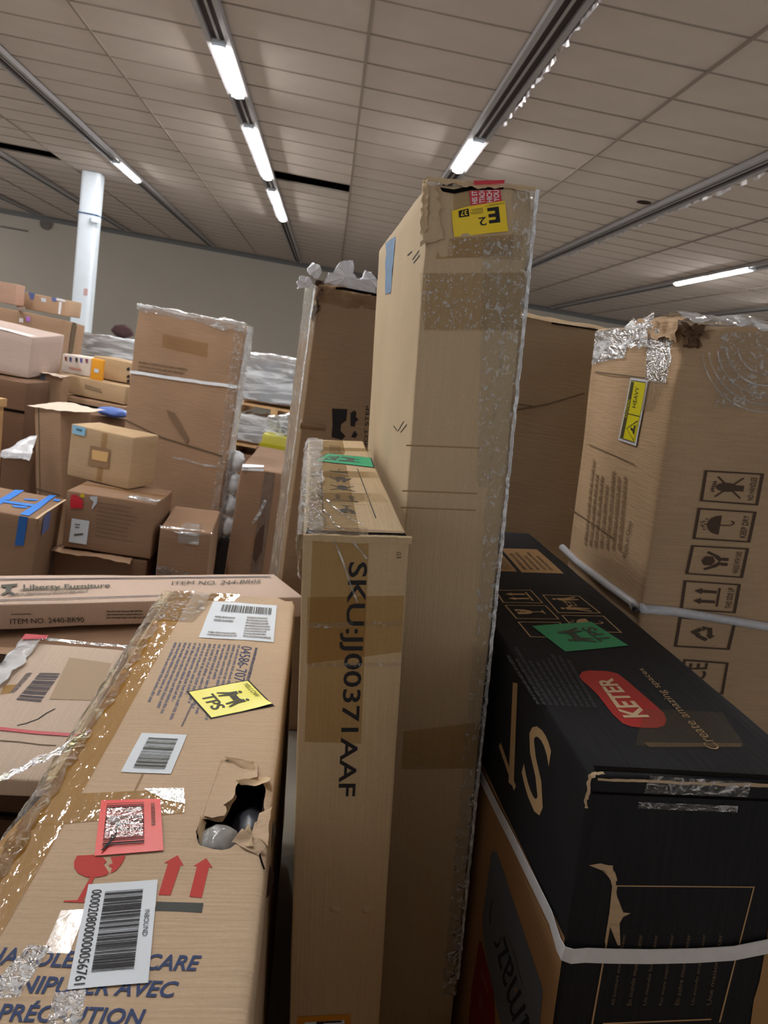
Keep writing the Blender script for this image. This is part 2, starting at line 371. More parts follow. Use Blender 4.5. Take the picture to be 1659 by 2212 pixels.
# ------------------------------------------------------------------ the hall
HC = 2.45; CEIL = 1.65+HC
XS = [-14.9, -13.66, -12.42, -11.18, -9.9, -8.65, -7.4, -6.18, -4.98, -3.768, -2.54, -1.313, -.07, 1.196, 2.416, 3.70, 4.96, 6.30, 7.55, 8.8, 10.05, 11.3, 12.55, 13.8, 15.05]
Y0 = 4.603; DY = .5848; NR = 32; WALL_Y = Y0+DY*31.1
m_tile = plain('ceiling_tile_felt', (204, 192, 184), .9, .1, var=.05, vs=3)
m_grid = plain('ceiling_grid_metal', (150, 138, 128), .7, .3)
m_wall = plain('wall_paint_olive', (184, 176, 164), .85, .15, var=.03, vs=1)
m_floor = plain('floor_worn_vinyl', (150, 144, 134), .5, .4, var=.12, vs=2)
m_white = plain('painted_white', (226, 236, 246), .5, .4, var=.03)
m_rail = plain('channel_metal', (168, 166, 168), .4, .5, metal=.3)
m_slot = plain('channel_slot', (66, 58, 58), .7, .2)
m_lamp = plain('lamp_diffuser', (255, 255, 255), .5, .2, emit=(1.0, .985, .965, TUBE_E))
b = MB(); b.box((-16, -6, -.1), (16, WALL_Y+.2, 0)); tag(b.build('floor', m_floor), kind='structure')
b = MB(); b.box((-16, WALL_Y, 0), (16, WALL_Y+.2, CEIL+.3)); tag(b.build('wall_back', m_wall), kind='structure')
b = MB(); b.box((-16, WALL_Y-.06, CEIL-.14), (16, WALL_Y, CEIL-.035)); tag(b.build('trim_1', plain('trim_paint', (112, 112, 112), .7)), kind='structure')
ce = bpy.data.objects.new('ceiling', None); C.objects.link(ce); ce.location = (0, 0, CEIL); tag(ce, kind='structure')
# dark void above the suspended grid, and plain lay-in panels over the part behind the camera
b = MB(); b.box((-16, -6, .5), (16, WALL_Y, .56)); b.build('deck', plain('deck_dark', (30, 28, 28), .9, .1), ce)
b = MB(); b.box((-16, -6, 0), (16, Y0, .02)); b.build('panel', m_tile, ce)
b = MB()
for x in XS: b.box((x-.012, Y0, -.012), (x+.012, WALL_Y, .014))
b.build('grid_runner', m_grid, ce); b = MB()
for k in range(NR): b.box((-16, Y0+DY*k-.009, -.006), (16, Y0+DY*k+.009, .014))
b.build('grid_crossbar', m_grid, ce)
def tile_mesh(w):
    bm = MB(); bm.box((-w/2, -DY/2+.006, 0), (w/2, DY/2-.006, .018)); me = bpy.data.meshes.new('ceiling_tile')
    me.from_pydata([tuple(v) for v in bm.v], [], bm.f); me.materials.append(m_tile); return me
tiles = []; tm = {}
for c in range(len(XS)-1):
    for r in range(NR):
        x = (XS[c]+XS[c+1])/2; y = Y0+DY*(r+.5)
        if y > WALL_Y-.05: continue
        if (c == 11 and r == 12) or (c == 7 and r == 15): continue      # missing tiles
        p = Vector((x, y, CEIL))-EYE; zz = p.dot(CF); px = 829.5+F_PX*p.dot(CR)/zz; py = 1106-F_PX*p.dot(CU)/zz
        vis = -150 < px < 1810 and -150 < py < 800
        tiles.append((0 if vis else 1, p.length, c, r, x, y))
tiles.sort(); stuff = MB()
for i, (nv, d, c, r, x, y) in enumerate(tiles):
    w = XS[c+1]-XS[c]-.012; tz = random.uniform(-.001, .002); ta = random.uniform(-.0022, .0022)
    if i < 300:
        if c not in tm: tm[c] = tile_mesh(w)
        o = bpy.data.objects.new('ceiling_tile', tm[c]); C.objects.link(o); o.parent = ce
        o.location = (x, y, tz); o.rotation_euler = (ta, random.uniform(-.002, .002), 0)
    else: stuff.box((x-w/2, y-DY/2+.006, tz), (x+w/2, y+DY/2-.006, tz+.018))
tag(stuff.build('distant_tiles', m_tile, ce), kind='stuff')
b = MB(); b.tube([(3.55, 9.49, -.004), (3.55, 9.49, -.001)], .09, 14); b.build('ceiling_hole_mark', plain('hole_shade', (60, 48, 42), .9, .1), ce)  # dark disc stands for the shade inside a small broken tile gap
# light strips
G_STRIP = 'fluorescent light strips along the ceiling'
def strip(x, ya, yb, tubes, label, ragged=None):
    e = bpy.data.objects.new('light_strip', None); C.objects.link(e); e.location = (x, 0, CEIL); tag(e, label, 'ceiling light', G_STRIP)
    z = -.035
    b = MB()
    for sx in (-1, 1): b.box((sx*.085-.022, ya, z-.03), (sx*.085+.022, yb, -.012))
    b.build('side_rail', m_rail, e)
    b = MB(); b.box((-.063, ya, z), (.063, yb, -.012)); b.build('channel', m_slot, e)
    b = MB(); b.box((-.012, ya, z-.012), (.012, yb, z)); b.build('centre_rail', m_rail, e)
    for y0 in tubes:
        b = MB(); n = 10; L = 1.26
        V = [(.052*math.cos(math.pi*k/n), yy, z-.012-.05*math.sin(math.pi*k/n)) for yy in (y0, y0+L) for k in range(n+1)]
        F = [(k, k+1, n+2+k, n+1+k) for k in range(n)]+[tuple(range(n+1))[::-1], tuple(n+1+k for k in range(n+1)), (0, n+1, 2*n+1, n)]
        b.add(V, F); t = b.build('lamp_tube', m_lamp, e)
        for yy in (y0-.03, y0+L):
            q = MB(); q.box((-.06, yy, z-.05), (.06, yy+.03, z)); q.build('end_cap', m_white, t)
    if ragged:
        V = []; F = []; n = 90; y0, y1 = ragged; rnd = random.Random(int(x*10))
        for i in range(n+1):
            y = y0+(y1-y0)*i/n; d = rnd.uniform(.01, .05)
            V += [(.107, y, -.02), (.112+rnd.uniform(0, .03), y, -.06-d)]
            if i < n and rnd.random() > .08: F.append((2*i, 2*i+2, 2*i+3, 2*i+1))
        mesh_obj('torn_reflector', V, F, plain('reflector_foil', (205, 200, 200), .25, .6, metal=.6), e)
    return e
YE = WALL_Y-.3
strip(-1.313, 1.0, YE, [2.0, 4.0, 7.04, 9.37, 10.66, 12.78, 14.2], 'light strip with the longest row of lit tubes, above the far tall wrapped carton')
strip(-3.80, .5, YE, [3.0, 5.2, 12.92], 'light strip with one lit tube, nearest right of the white column', )
strip(1.185, .5, YE, [8.2], 'light strip with one lit tube, just left of the tallest box top', ragged=(3.2, 7.6))
strip(3.76, 1.0, YE, [2.6], 'light strip unlit in view, one added tube, above the damaged brown carton at right', ragged=(4.5, 13.5))  # its tube is out of view, added to brighten the hall
strip(6.36, 2.0, YE, [4.2, 11.78, 13.08], 'rightmost visible light strip, two lit tubes end to end, one added out of view')  # nearest tube is unseen, added for the hall's brightness
strip(-6.18, 3.0, YE, [3.5], 'thin light strip passing behind the white column, one lit tube added out of view')  # the lit tube lies outside the view, added to lift the hall light
strip(-8.6, 3.0, YE, [7.0, 11.0, 14.0], 'faint light strip at the far upper left edge, lit tubes added out of view')  # all three tubes are out of view, added to light the far end
strip(8.9, 2.0, YE, [5.5, 8.5, 11.5, 14.0], 'added light strip, unseen beyond the right edge of the view')  # unseen strip added to lighten the far wall
strip(-11.2, 3.0, YE, [7.0, 11.0, 15.0, 19.0], 'added light strip, unseen beyond the left edge of the view')  # whole strip is unseen, added as extra light for wall and ceiling
# column
e = bpy.data.objects.new('column', None); C.objects.link(e); e.location = (-4.68, 14.6, 0); tag(e, kind='structure')
V = []; rr = .06; hw = .165
prof = [(sx*(hw-rr)+rr*math.cos(a), sy*(hw-rr)+rr*math.sin(a)) for sx, sy, a0 in ((1, 1, 0), (-1, 1, 90), (-1, -1, 180), (1, -1, 270)) for a in [math.radians(a0+k*22.5) for k in range(5)]]
n = len(prof); V = [(x, y, z) for z in (0, CEIL-.01) for x, y in prof]; F = [(k, (k+1) % n, n+(k+1) % n, n+k) for k in range(n)]
mesh_obj('shaft', V, F, m_white, e, True)
b = MB(); b.box((-.172, -.172, 3.36), (.172, .172, 3.385), Matrix.Rotation(.0, 4, 'Y')); b.build('steel_band', plain('band_blue', (60, 84, 120), .5), e)
b = MB(); b.box((.10, -.24, 3.24), (.24, -.15, 3.34)); b.build('bracket', m_white, e)
b = MB(); b.box((.05, -.172, 1.95), (.12, -.163, 2.07)); b.build('red_mark', plain('red_faded', (206, 170, 172), .7), e)
# round fixture high on the far wall
b = MB(); b.tube([(0, 0, 0), (0, -.05, 0)], .16, 20); o = b.build('round_vent', plain('vent_grey', (110, 104, 98), .7)); 
_d = ray_of((100, 484)); o.location = EYE+_d*((WALL_Y-.005)/_d.y); tag(o, 'small round grey vent high on the far wall, left of the column', 'vent')
b = MB(); b.box((-.55, -.03, -.02), (.2, 0, .02)); o = b.build('wall_conduit', plain('vent_grey', (110, 104, 98), .7))
_d = ray_of((45, 497)); o.location = EYE+_d*((WALL_Y-.002)/_d.y); tag(o, 'thin dark conduit on the far wall near the left edge', 'conduit')
FIT = {
  'sku': [0.152, 1.1379, 0.03, 0.0232, -0.1141, 0.0179, 0.1655, 1.1146, 1.3493],
  'tan': [0.3322, 1.4274, 0.03, 0.0242, -0.1049, 0.0115, 0.1914, 1.0229, 1.9573],
  'handle': [-0.3019, 0.5115, 0.03, 0.0106, -0.0902, 0.0118, 0.3993, 1.75, 0.7972],
  'black': [0.5451, 0.8955, 0.03, 0.0006, -0.0908, -0.0163, 0.3538, 1.6211, 1.1113],
  'step': [-0.0572, 2.9892, -0.0, 0.1907, -0.0241, 0.0735, 0.2857, 0.2501, 1.8906],
  'plain': [0.5479, 2.9187, 0.0, -0.0109, 0.0, 0.0, 0.4869, 0.5, 1.9179],
  'symbol': [1.0344, 1.8546, 0.0, -0.0248, -0.092, 0.0038, 0.75, 0.6723, 1.8826],
  'talls': [-1.2821, 4.9404, 0.0, -0.1962, 0.0146, -0.0204, 0.712, 0.12, 1.7476],
  'mid': [-1.4038, 4.3383, 0.72, -0.3384, 0.0124, 0.0051, 0.4104, 0.2554, 0.3012],
  'redst': [-1.2806, 3.9736, 0.4031, -0.0055, 0.0078, -0.0069, 0.4714, 0.42, 0.3119],
  'under': [-1.3234, 3.9812, -0.0, -0.0233, -0.0033, 0.0, 0.5014, 0.42, 0.385],
  'small': [-0.7559, 3.9212, 0.0, 0.0585, -0.0152, 0.0026, 0.271, 0.5607, 0.597],
  'bluetape': [-1.8209, 3.5631, -0.0, 0.103, 0.0666, -0.0049, 0.5, 0.4849, 0.6708],
  'stand': [-1.8335, 5.1642, -0.0, -0.3738, -0.0675, 0.0422, 0.2126, 0.2997, 0.9803],
  'whitetop': [-1.9782, 4.8434, -0.0, 0.2166, 0.0126, 0.016, 0.1632, 0.18, 0.6957],
  'pink': [-2.8662, 5.9697, 1.1275, -0.0381, 0.0717, 0.0593, 0.6, 0.6009, 0.3144],
  'pinkbase': [-2.7429, 5.7313, 0.0, -0.0533, 0.0135, -0.0, 0.55, 0.4, 1.0789],
  'long_upper': [-3.7505, 7.6689, -0.0, -0.1229, 0.0265, -0.068, 1.1, 0.45, 1.5766],
  'bluetops': [-3.2364, 8.0503, 1.5855, -0.1986, 0.0158, -0.0011, 0.5327, 0.3, 0.1614],
  'leftmost': [-3.5164, 7.821, 1.6055, -0.1981, 0.0041, -0.0002, 0.4, 0.15, 0.1993],
  'darktape': [-2.3768, 6.2089, 0.0, -0.2095, 0.0138, -0.0064, 0.2906, 0.1, 1.1236],
  'whiteprint': [-2.2576, 6.6218, 1.1201, -0.1954, 0.0041, -0.0041, 0.2591, 0.3, 0.1569],
  'orange': [-1.9616, 6.4402, 1.1117, -0.2025, 0.0034, -0.0009, 0.1133, 0.03, 0.1795],
  'brownback': [-2.0155, 6.6021, 1.101, -0.2171, 0.0169, -0.0035, 0.3916, 0.3, 0.2029],
  'longbox': [-2.2169, 6.4841, 0.9666, -0.2429, 0.0203, -0.0023, 0.5973, 0.35, 0.1532],
  'longlow': [-2.1803, 6.3955, 0.0, -0.2244, 0.0077, 0.0, 0.5807, 0.35, 0.9495],
  'blue': [-1.6332, 5.4696, 0.9384, -0.2207, 0.0068, -0.0005, 0.2292, 0.25, 0.0314],
  'wrapmid': [-2.7262, 8.6473, 0.0, -0.0954, -0.0072, -0.0, 0.6185, 0.6, 1.4124],
  'wraptop': [-0.7388, 6.7205, 1.1176, -0.0967, -0.0272, 0.004, 0.6681, 0.6, 0.4128],
  'wraplow': [-0.7128, 6.522, 0.7708, -0.1192, 0.0081, 0.0001, 0.6636, 0.6, 0.3044],
  'yellow': [-0.4471, 5.9562, 0.841, -0.1298, 0.0121, -0.0005, 0.2771, 0.2, 0.1092],
  'sixteen': [-0.4601, 4.5006, 0.0, -0.0068, 0.026, -0.0089, 0.2705, 1.1229, 0.8953],
  'liberty': [-0.9798, 2.0796, 0.6946, 0.4987, 0.0148, -0.0, 1.1523, 0.268, 0.0793],
  'qr': [-0.685, 1.3668, 0.6805, 0.0378, -0.0296, 0.0647, 0.8, 0.5827, 0.0369],
}
# ------------------------------------------------------------------ foreground cartons
K1 = card('kraft_sku', (192, 164, 122), flute='X', var=.06)
K2 = card('kraft_tan', (196, 170, 132), flute='X', var=.06)
K3 = card('kraft_handle', (206, 176, 142), flute='Y', var=.07, bump=.12)
K4 = card('kraft_symbol', (186, 152, 114), flute='Z', var=.12, bump=.25)
K5 = card('kraft_deep', (160, 130, 100), flute='Z', var=.10)
K6 = card('kraft_plain', (160, 134, 102), flute='Z', var=.08)
K_BLACK = card('black_print_board', (36, 37, 41), flute='X', var=.25, bump=.1)
F = FIT
# --- SKU carton
s = Carton('cardboard_box', F['sku'], K1, 'narrow upright tan box with large printed letters SKU:JJ00371AAF down its end', r=.004, amp=.0012, res=.03)
FR, TP, LF, RT = 'front', 'top', 'left', 'right'
s.text('printed_text', FR, [(794, 1214), (767, 1719), (719, 1719), (741, 1214)], 'SKU:JJ00371AAF', M_INK, bold=.012)
s.quad('clear_tape', FR, [(675, 1168), (797, 1168), (780, 1606), (658, 1602)], M_TAPED, .0004)
s.quad('clear_tape', FR, [(664, 1290), (874, 1286), (868, 1408), (662, 1434)], M_TAPED, .0007)
s.quad('clear_tape', FR, [(664, 1344), (874, 1340), (872, 1352), (664, 1356)], M_FILM, .002, curl=lambda a, b: .002*math.sin(a*9))
s.quad('clear_tape', FR, [(662, 1432), (868, 1430), (868, 1438), (662, 1440)], M_FILM, .0015)
for a in ((724, 1962), (792, 1964)):
    s.quad('dent', FR, [(a[0]-13, a[1]-7), (a[0]+13, a[1]-6), (a[0]+12, a[1]+12), (a[0]-12, a[1]+9)], K1, -.0002, nx=8, ny=8, curl=lambda u, v: .0035*math.sin(math.pi*u)*math.sin(math.pi*v))
t = s.text('batch_mark', FR, [(866, 1192), (866, 1206), (857, 1206), (857, 1192)], '03', M_FAINT)
# shipping label at the foot
Q = [(642, 2196), (757, 2190), (760, 2300), (638, 2305)]
L = s.quad('shipping_label', FR, Q, plain('label_ochre', (196, 128, 24), .5, .4), .0008)
L2 = s.quad('label_paper', FR, [(658, 2208), (744, 2202), (744, 2290), (656, 2295)], M_LABEL, .0012, parent=L)
s.text('printed_text', FR, [(684, 2206), (738, 2203), (738, 2232), (684, 2235)], 'F', M_INK, .0016, parent=L)
# open slit between the front wall and the top flaps
s.quad('flap_gap', TP, [(664, 1140), (874, 1152), (880, 1161), (660, 1156)], M_DARK, .0012)
s.quad('inner_flap', TP, [(664, 1139), (876, 1151), (872, 1155), (668, 1147)], K5, .0022, rough=.001)
V = s.film('front_lip', ([Vector((0, -.002, s.D.z-.008)), Vector((0, -.003, s.D.z+.002)), Vector((0, .004, s.D.z+.003))], [Vector((s.D.x+.003, -.002, s.D.z-.008)), Vector((s.D.x+.004, -.003, s.D.z+.002)), Vector((s.D.x+.003, .004, s.D.z+.003))]), K1, amp=.0012, nx=6, ny=24)
s.quad('clear_tape', TP, [(676, 1143), (794, 1143), (796, 1163), (676, 1160)], M_TAPEC, .003)
s.quad('brown_tape', TP, [(672, 985), (742, 978), (776, 1146), (664, 1138)], M_TAPEC, .0009)
s.quad('brown_tape', TP, [(668, 954), (740, 952), (746, 980), (668, 984)], M_TAPEC, .0012)
for k, (y0, y1) in enumerate(((966, 974), (1018, 1032), (1065, 1084))):
    s.quad('brown_tape', TP, [(672, y0), (784+14*k+10, y0+3), (790+18*k+14, y1+2), (672, y1)], M_TAPEC, .0014)
# row of handling symbols, boxed
QF = [(692, 1008), (772, 1014), (812, 1120), (698, 1108)]
pq = [s.loc(TP, p) for p in QF]
s.stroke('symbol_frame', TP, [pq[0], pq[1], pq[2], pq[3]], .0022, M_INK, closed=True, local=True)
ics = [I_UMB[:3]+I_UMB[3:6], I_HANDS, I_FOOT[:1]+I_FOOT[-2:], I_ARROWS, I_GLASS]
for k in range(5):
    q = sub(pq, .12, k/5+.02, .84, (k+1)/5-.02)
    s.icon('handling_symbol', TP, turn(q, 0) if k in (3,) else [q[3], q[2], q[1], q[0]] if k in (0, 4) else q, ics[k], M_INK, local=True)
    if k: s.stroke('symbol_divider', TP, [bil(pq, 0, k/5), bil(pq, 1, k/5)], .0012, M_INK, local=True)
s.icon('barcode', TP, [(712, 962), (736, 964), (740, 980), (712, 980)], [rect(i*.14, 0, i*.14+.07, 1) for i in range(7)], M_FAINT)
def tps(s, face, Qpx, mat, word=None, ang=0, lift=None, border=True):
    Q = [s.loc(face, p) for p in Qpx]
    if border: s.quad('sticker_edge', face, [bil(Q, -.03, -.03), bil(Q, 1.03, -.03), bil(Q, 1.03, 1.03), bil(Q, -.03, 1.03)], M_INK, .0012, local=True)
    st = s.quad('sticker', face, Q, mat, .0016, local=True, curl=lift)
    s.text('sticker_letters', face, sub(Q, .22, .68, .78, .9), 'TPS', M_GREYINK, .0024, parent=st, local=True, bold=.02)
    s.icon('sticker_figures', face, sub(Q, .14, .2, .86, .68), I_TPSMAN, M_GREYINK, .0024, parent=st, local=True)
    if word: s.text('sticker_word', face, sub(Q, .08, .04, .62, .12), word, M_GREYINK, .0024, parent=st, local=True)
    return st
M_GREEN = plain('sticker_green', (16, 164, 112), .45, .5); M_YEL = plain('sticker_yellow', (244, 238, 10), .35, .5)
tps(s, TP, [(800, 990), (806, 1011), (682, 996), (708, 981)], M_GREEN)
# stretch film on the left top edge and loose strands over the top
D = s.D
s.film('stretch_film', ([Vector((-.003, .0, D.z-.07)), Vector((-.010, .0, D.z-.02)), Vector((-.006, .0, D.z+.004)), Vector((.032, .0, D.z+.003))], [Vector((-.004, D.y, D.z-.08)), Vector((-.010, D.y, D.z-.01)), Vector((.0, D.y, D.z+.005)), Vector((.045, D.y, D.z+.003))]), M_FILM, amp=.005, sc=28, nx=18, ny=90)
for k, pts in enumerate(([(672, 1098), (700, 1106), (716, 1126), (726, 1140), (745, 1150)], [(704, 1080), (716, 1096), (738, 1112), (760, 1126), (784, 1136)], [(668, 1128), (690, 1136), (705, 1144)], [(690, 1050), (693, 1068), (686, 1074), (668, 1074)], [(670, 1030), (700, 1022), (730, 1026), (770, 1034)])):
    s.stroke('film_strand', TP, pts, .0035 if k < 3 else .002, M_FILMW, .004)
s.stroke('film_strand', FR, [(722, 1166), (740, 1210), (757, 1262), (772, 1300)], .003, M_FILMW, .003)
s.stroke('film_strand', FR, [(762, 1170), (780, 1190), (792, 1206)], .003, M_FILMW, .003)

# --- tallest tan carton
s = Carton('cardboard_box', F['tan'], K2, 'tallest tan box with a yellow E2 sticker at its crumpled top end', r=.004, amp=.0016, res=.03,
           crush=[((0, 0, F['tan'][8]), .085, .016), ((0, 0, F['tan'][8]-.09), .05, .012), ((F['tan'][6], 0, F['tan'][8]), .03, .008)])
D = s.D
s.quad('flap_gap', FR, [(938, 404), (1092, 399), (1086, 410), (944, 413)], M_DARK, .0016, rough=.002)
s.film('torn_flap_edge', ([Vector((-.004, -.006, D.z-.002)), Vector((-.004, -.002, D.z+.006)), Vector((-.003, .03, D.z+.006))], [Vector((D.x+.002, -.006, D.z-.004)), Vector((D.x+.003, -.003, D.z+.005)), Vector((D.x+.002, .03, D.z+.006))]), M_TORN, amp=.0035, sc=45, nx=6, ny=40)
s.film('crumpled_corner', ([Vector((-.006, .01, D.z+.002)), Vector((-.010, -.004, D.z-.0)), Vector((.012, -.008, D.z-.01))], [Vector((-.004, .02, D.z-.10)), Vector((-.006, -.004, D.z-.115)), Vector((.03, -.005, D.z-.09))]), K2, amp=.006, sc=38, nx=16, ny=26)
s.film('torn_edge', ([Vector((-.006, .012, D.z+.004)), Vector((-.012, .002, D.z+.002)), Vector((-.002, -.01, D.z))], [Vector((-.004, .014, D.z-.085)), Vector((-.009, .002, D.z-.09)), Vector((.0, -.008, D.z-.085))]), M_TORN, amp=.004, sc=80, nx=6, ny=40)
s.quad('brown_tape', FR, [(976, 412), (1020, 411), (1022, 455), (978, 458)], M_TAPED, .001)
rl = s.quad('red_label', FR, [(1012, 412), (1080, 409), (1084, 436), (1017, 446)], plain('label_red', (196, 30, 44), .4, .5), .0016)
s.quad('red_label_fold', FR, [(1020, 392), (1088, 391), (1086, 399), (1022, 401)], plain('label_red', (196, 30, 44), .4, .5), .009, parent=rl)
M_WP = plain('print_white', (236, 226, 228), .5)
for k, (w, x) in enumerate((('HIS ST', 1019), ('TTACH', 1035), ('HICH', 1051), ('YOU', 1066))):
    s.text('label_text', FR, [(x, 441-k*1.6), (x+1-2, 413-k*.6), (x+11, 413-k*.6), (x+12, 440-k*1.6)], w, M_WP, .0022, parent=rl, bold=.02)
# yellow E2 sticker: printed upside down
Qp = [(1097, 500), (981, 512), (973, 452), (1090, 434)]
st = s.quad('yellow_sticker', FR, Qp, plain('sticker_amber', (240, 206, 20), .4, .4), .0024, curl=lambda a, b: .003*math.sin(a*6)*(1-b)**2, nx=12, ny=8)
Q = [s.loc(FR, p) for p in Qp]
s.text('sticker_letter', FR, sub(Q, .13, .32, .34, .84), 'E', M_INK, .004, parent=st, local=True, bold=.035)
s.text('sticker_numeral', FR, sub(Q, .38, .28, .52, .56), '2', M_INK, .004, parent=st, local=True)
s.quad('sticker_block', FR, sub(Q, .68, .66, .87, .92), M_INK, .0034, parent=st, local=True)
s.text('sticker_code', FR, sub(Q, .71, .7, .84, .88), '37', plain('sticker_amber', (226, 198, 26), .4, .5), .0042, parent=st, local=True, bold=.02)
s.polys('fine_print', FR, words(sub(Q, .42, .7, .66, .9), 4, 5), M_FAINT, .004, parent=st, local=True)
s.polys('fine_print', FR, words(sub(Q, .02, .9, .4, .97), 2, 6), M_FAINT, .004, parent=st, local=True)
# front tape and film
s.quad('clear_tape', FR, [(922, 590), (1140, 590), (1128, 712), (915, 712)], M_TAPEC, .001)
s.quad('clear_tape', FR, [(944, 514), (1110, 506), (1106, 552), (940, 560)], M_TAPED, .0006)
s.quad('film_patch', FR, [(968, 516), (1130, 508), (1126, 562), (966, 556)], M_SPECK, .0012)
s.quad('film_patch', FR, [(905, 590), (985, 590), (982, 716), (915, 714)], M_SPECK, .002, nx=20, ny=24, curl=lambda a, b: .002*noise.noise(Vector((a*9, b*12, 3))))
s.quad('film_patch', FR, [(985, 590), (1135, 588), (1128, 712), (982, 716)], M_SPECK, .002, nx=20, ny=24, curl=lambda a, b: .002*noise.noise(Vector((a*9, b*12, 8))))
s.quad('clear_tape', FR, [(872, 1580), (1046, 1558), (1036, 1660), (866, 1662)], M_TAPED, .0008)
for y in (962, 1060, 1096):
    s.stroke('crease', FR, [(1150-(y-400)*.09-222, y), (1150-(y-400)*.09-60, y+6)], .003, plain('crease_soft', (160, 132, 96), .8), .0004)  # flat lines coloured like the shade in soft creases
s.film('stretch_film', ([Vector((D.x-.035, -.003, D.z)), Vector((D.x-.01, -.007, D.z)), Vector((D.x+.007, -.004, D.z)), Vector((D.x+.01, .05, D.z))], [Vector((D.x-.03, -.002, .2)), Vector((D.x-.01, -.004, .2)), Vector((D.x+.005, -.002, .2)), Vector((D.x+.008, .05, .2))]), M_FILM, amp=.0035, sc=40, nx=16, ny=220)
s.film('stretch_film', ([Vector((D.x-.085, -.002, D.z-.09)), Vector((D.x-.03, -.003, D.z-.09))], [Vector((D.x-.055, -.002, D.z-.55)), Vector((D.x-.03, -.003, D.z-.55))]), M_FILM, amp=.002, sc=60, nx=14, ny=90)
s.film('edge_film_bead', ([Vector((D.x+.002, -.008, D.z)), Vector((D.x+.009, -.008, D.z)), Vector((D.x+.009, .004, D.z))], [Vector((D.x+.001, -.006, .25)), Vector((D.x+.007, -.006, .25)), Vector((D.x+.007, .004, .25))]), M_BEAD, amp=.0016, sc=70, nx=6, ny=260)
s.stroke('film_strand', FR, [(880, 1630), (930, 1634), (975, 1620), (1000, 1608)], .0012, M_FILMW, .002)
s.stroke('film_strand', FR, [(870, 1648), (905, 1655), (960, 1658)], .0012, M_FILMW, .002)
# marks on the left side
s.quad('blue_tape', LF, [(834, 524), (855, 510), (845, 632), (832, 636)], plain('tape_blue', (110, 140, 172), .6, var=.2, vs=40), .001, rough=.002)
for pts in ([(880, 552), (890, 543)], [(891, 561), (905, 541)], [(893, 568), (907, 551)], [(851, 920), (858, 930)], [(860, 931), (873, 910)], [(866, 934), (879, 917)]):
    s.stroke('pen_mark', LF, pts, .0028, M_INK)
s.stroke('pen_mark', LF, [(836, 980), (834, 990), (838, 1000), (834, 1012), (836, 1030)], .0016, M_FAINT)

# --- handle-with-care carton lying along the left foreground
P = list(F['handle']); Dh = P[6:9]
s = None
_tmp = Carton('probe', P, K3, 'x', res=1.0)
hole_px = [(428, 1822), (423, 1795), (436, 1770), (432, 1765), (445, 1762), (470, 1768), (490, 1756), (487, 1742), (480, 1738), (492, 1737), (508, 1724), (508, 1702), (520, 1690), (545, 1686), (572, 1692), (574, 1712), (569, 1735), (573, 1752), (560, 1762), (548, 1780), (543, 1800), (535, 1812), (520, 1812), (505, 1828), (470, 1834)]
hole = [(lambda v: (v.x, v.y))(_tmp.loc(TP, p)) for p in hole_px]
for o in [_tmp.bodyo, _tmp.e]: bpy.data.objects.remove(o)
s = Carton('cardboard_box', P, K3, 'long brown box with a torn hole, blue HANDLE WITH CARE print and red arrows', r=.012, amp=.0018, wl=.1, res=.0125,
           crush=[((Dh[0], Dh[1], Dh[2]), .07, .015), ((Dh[0], .62, Dh[2]), .06, .007)], holes=[(TP, hole)])
s.bodyo.name = 'carton'
D = s.D
hc = Vector((sum(p[0] for p in hole)/len(hole), sum(p[1] for p in hole)/len(hole), D.z))
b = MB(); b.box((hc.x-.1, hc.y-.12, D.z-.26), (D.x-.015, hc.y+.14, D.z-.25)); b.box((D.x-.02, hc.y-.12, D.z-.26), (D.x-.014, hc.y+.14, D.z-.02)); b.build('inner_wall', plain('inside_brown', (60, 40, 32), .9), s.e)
# plastic-wrapped contents showing in the hole
def blob(name, c, r, mat, parent, sc=30, amp=.12, sq=(1, 1, 1)):
    bm = bmesh.new(); bmesh.ops.create_icosphere(bm, subdivisions=3, radius=1)
    for v in bm.verts:
        n = v.co.normalized(); k = r*(1+amp*noise.noise(n*2.2+Vector((sc, 0, 0)))+amp*.4*noise.noise(n*7))
        v.co = Vector((n.x*k*sq[0], n.y*k*sq[1], n.z*k*sq[2]))+Vector(c)
    me = bpy.data.meshes.new(name); bm.to_mesh(me); bm.free(); return new_obj(name, me, mat, parent, True)
p1 = s.loc(TP, (468, 1805)); p2 = s.loc(TP, (545, 1730)); p3 = s.loc(TP, (530, 1790))
blob('bagged_part', (p1.x, p1.y+.01, D.z-.038), .042, sheet('poly_bag', (200, 202, 202), haze=.6, gloss=.1, rough=.2, scale=30, bstr=.8, bdist=.01, hc=(180, 180, 178), streak=.3), s.e, 3, .14, (1.0, 1.1, .9))
blob('inner_part', (p2.x+.0, p2.y+.01, D.z-.075), .048, plain('grey_plastic', (74, 78, 88), .3, .5), s.e, 9, .08, (.9, 1.2, .8))
blob('inner_part', (p3.x+.015, p3.y, D.z-.1), .04, plain('maroon_brown', (58, 38, 36), .7), s.e, 9, .08, (.9, 1.2, .8))
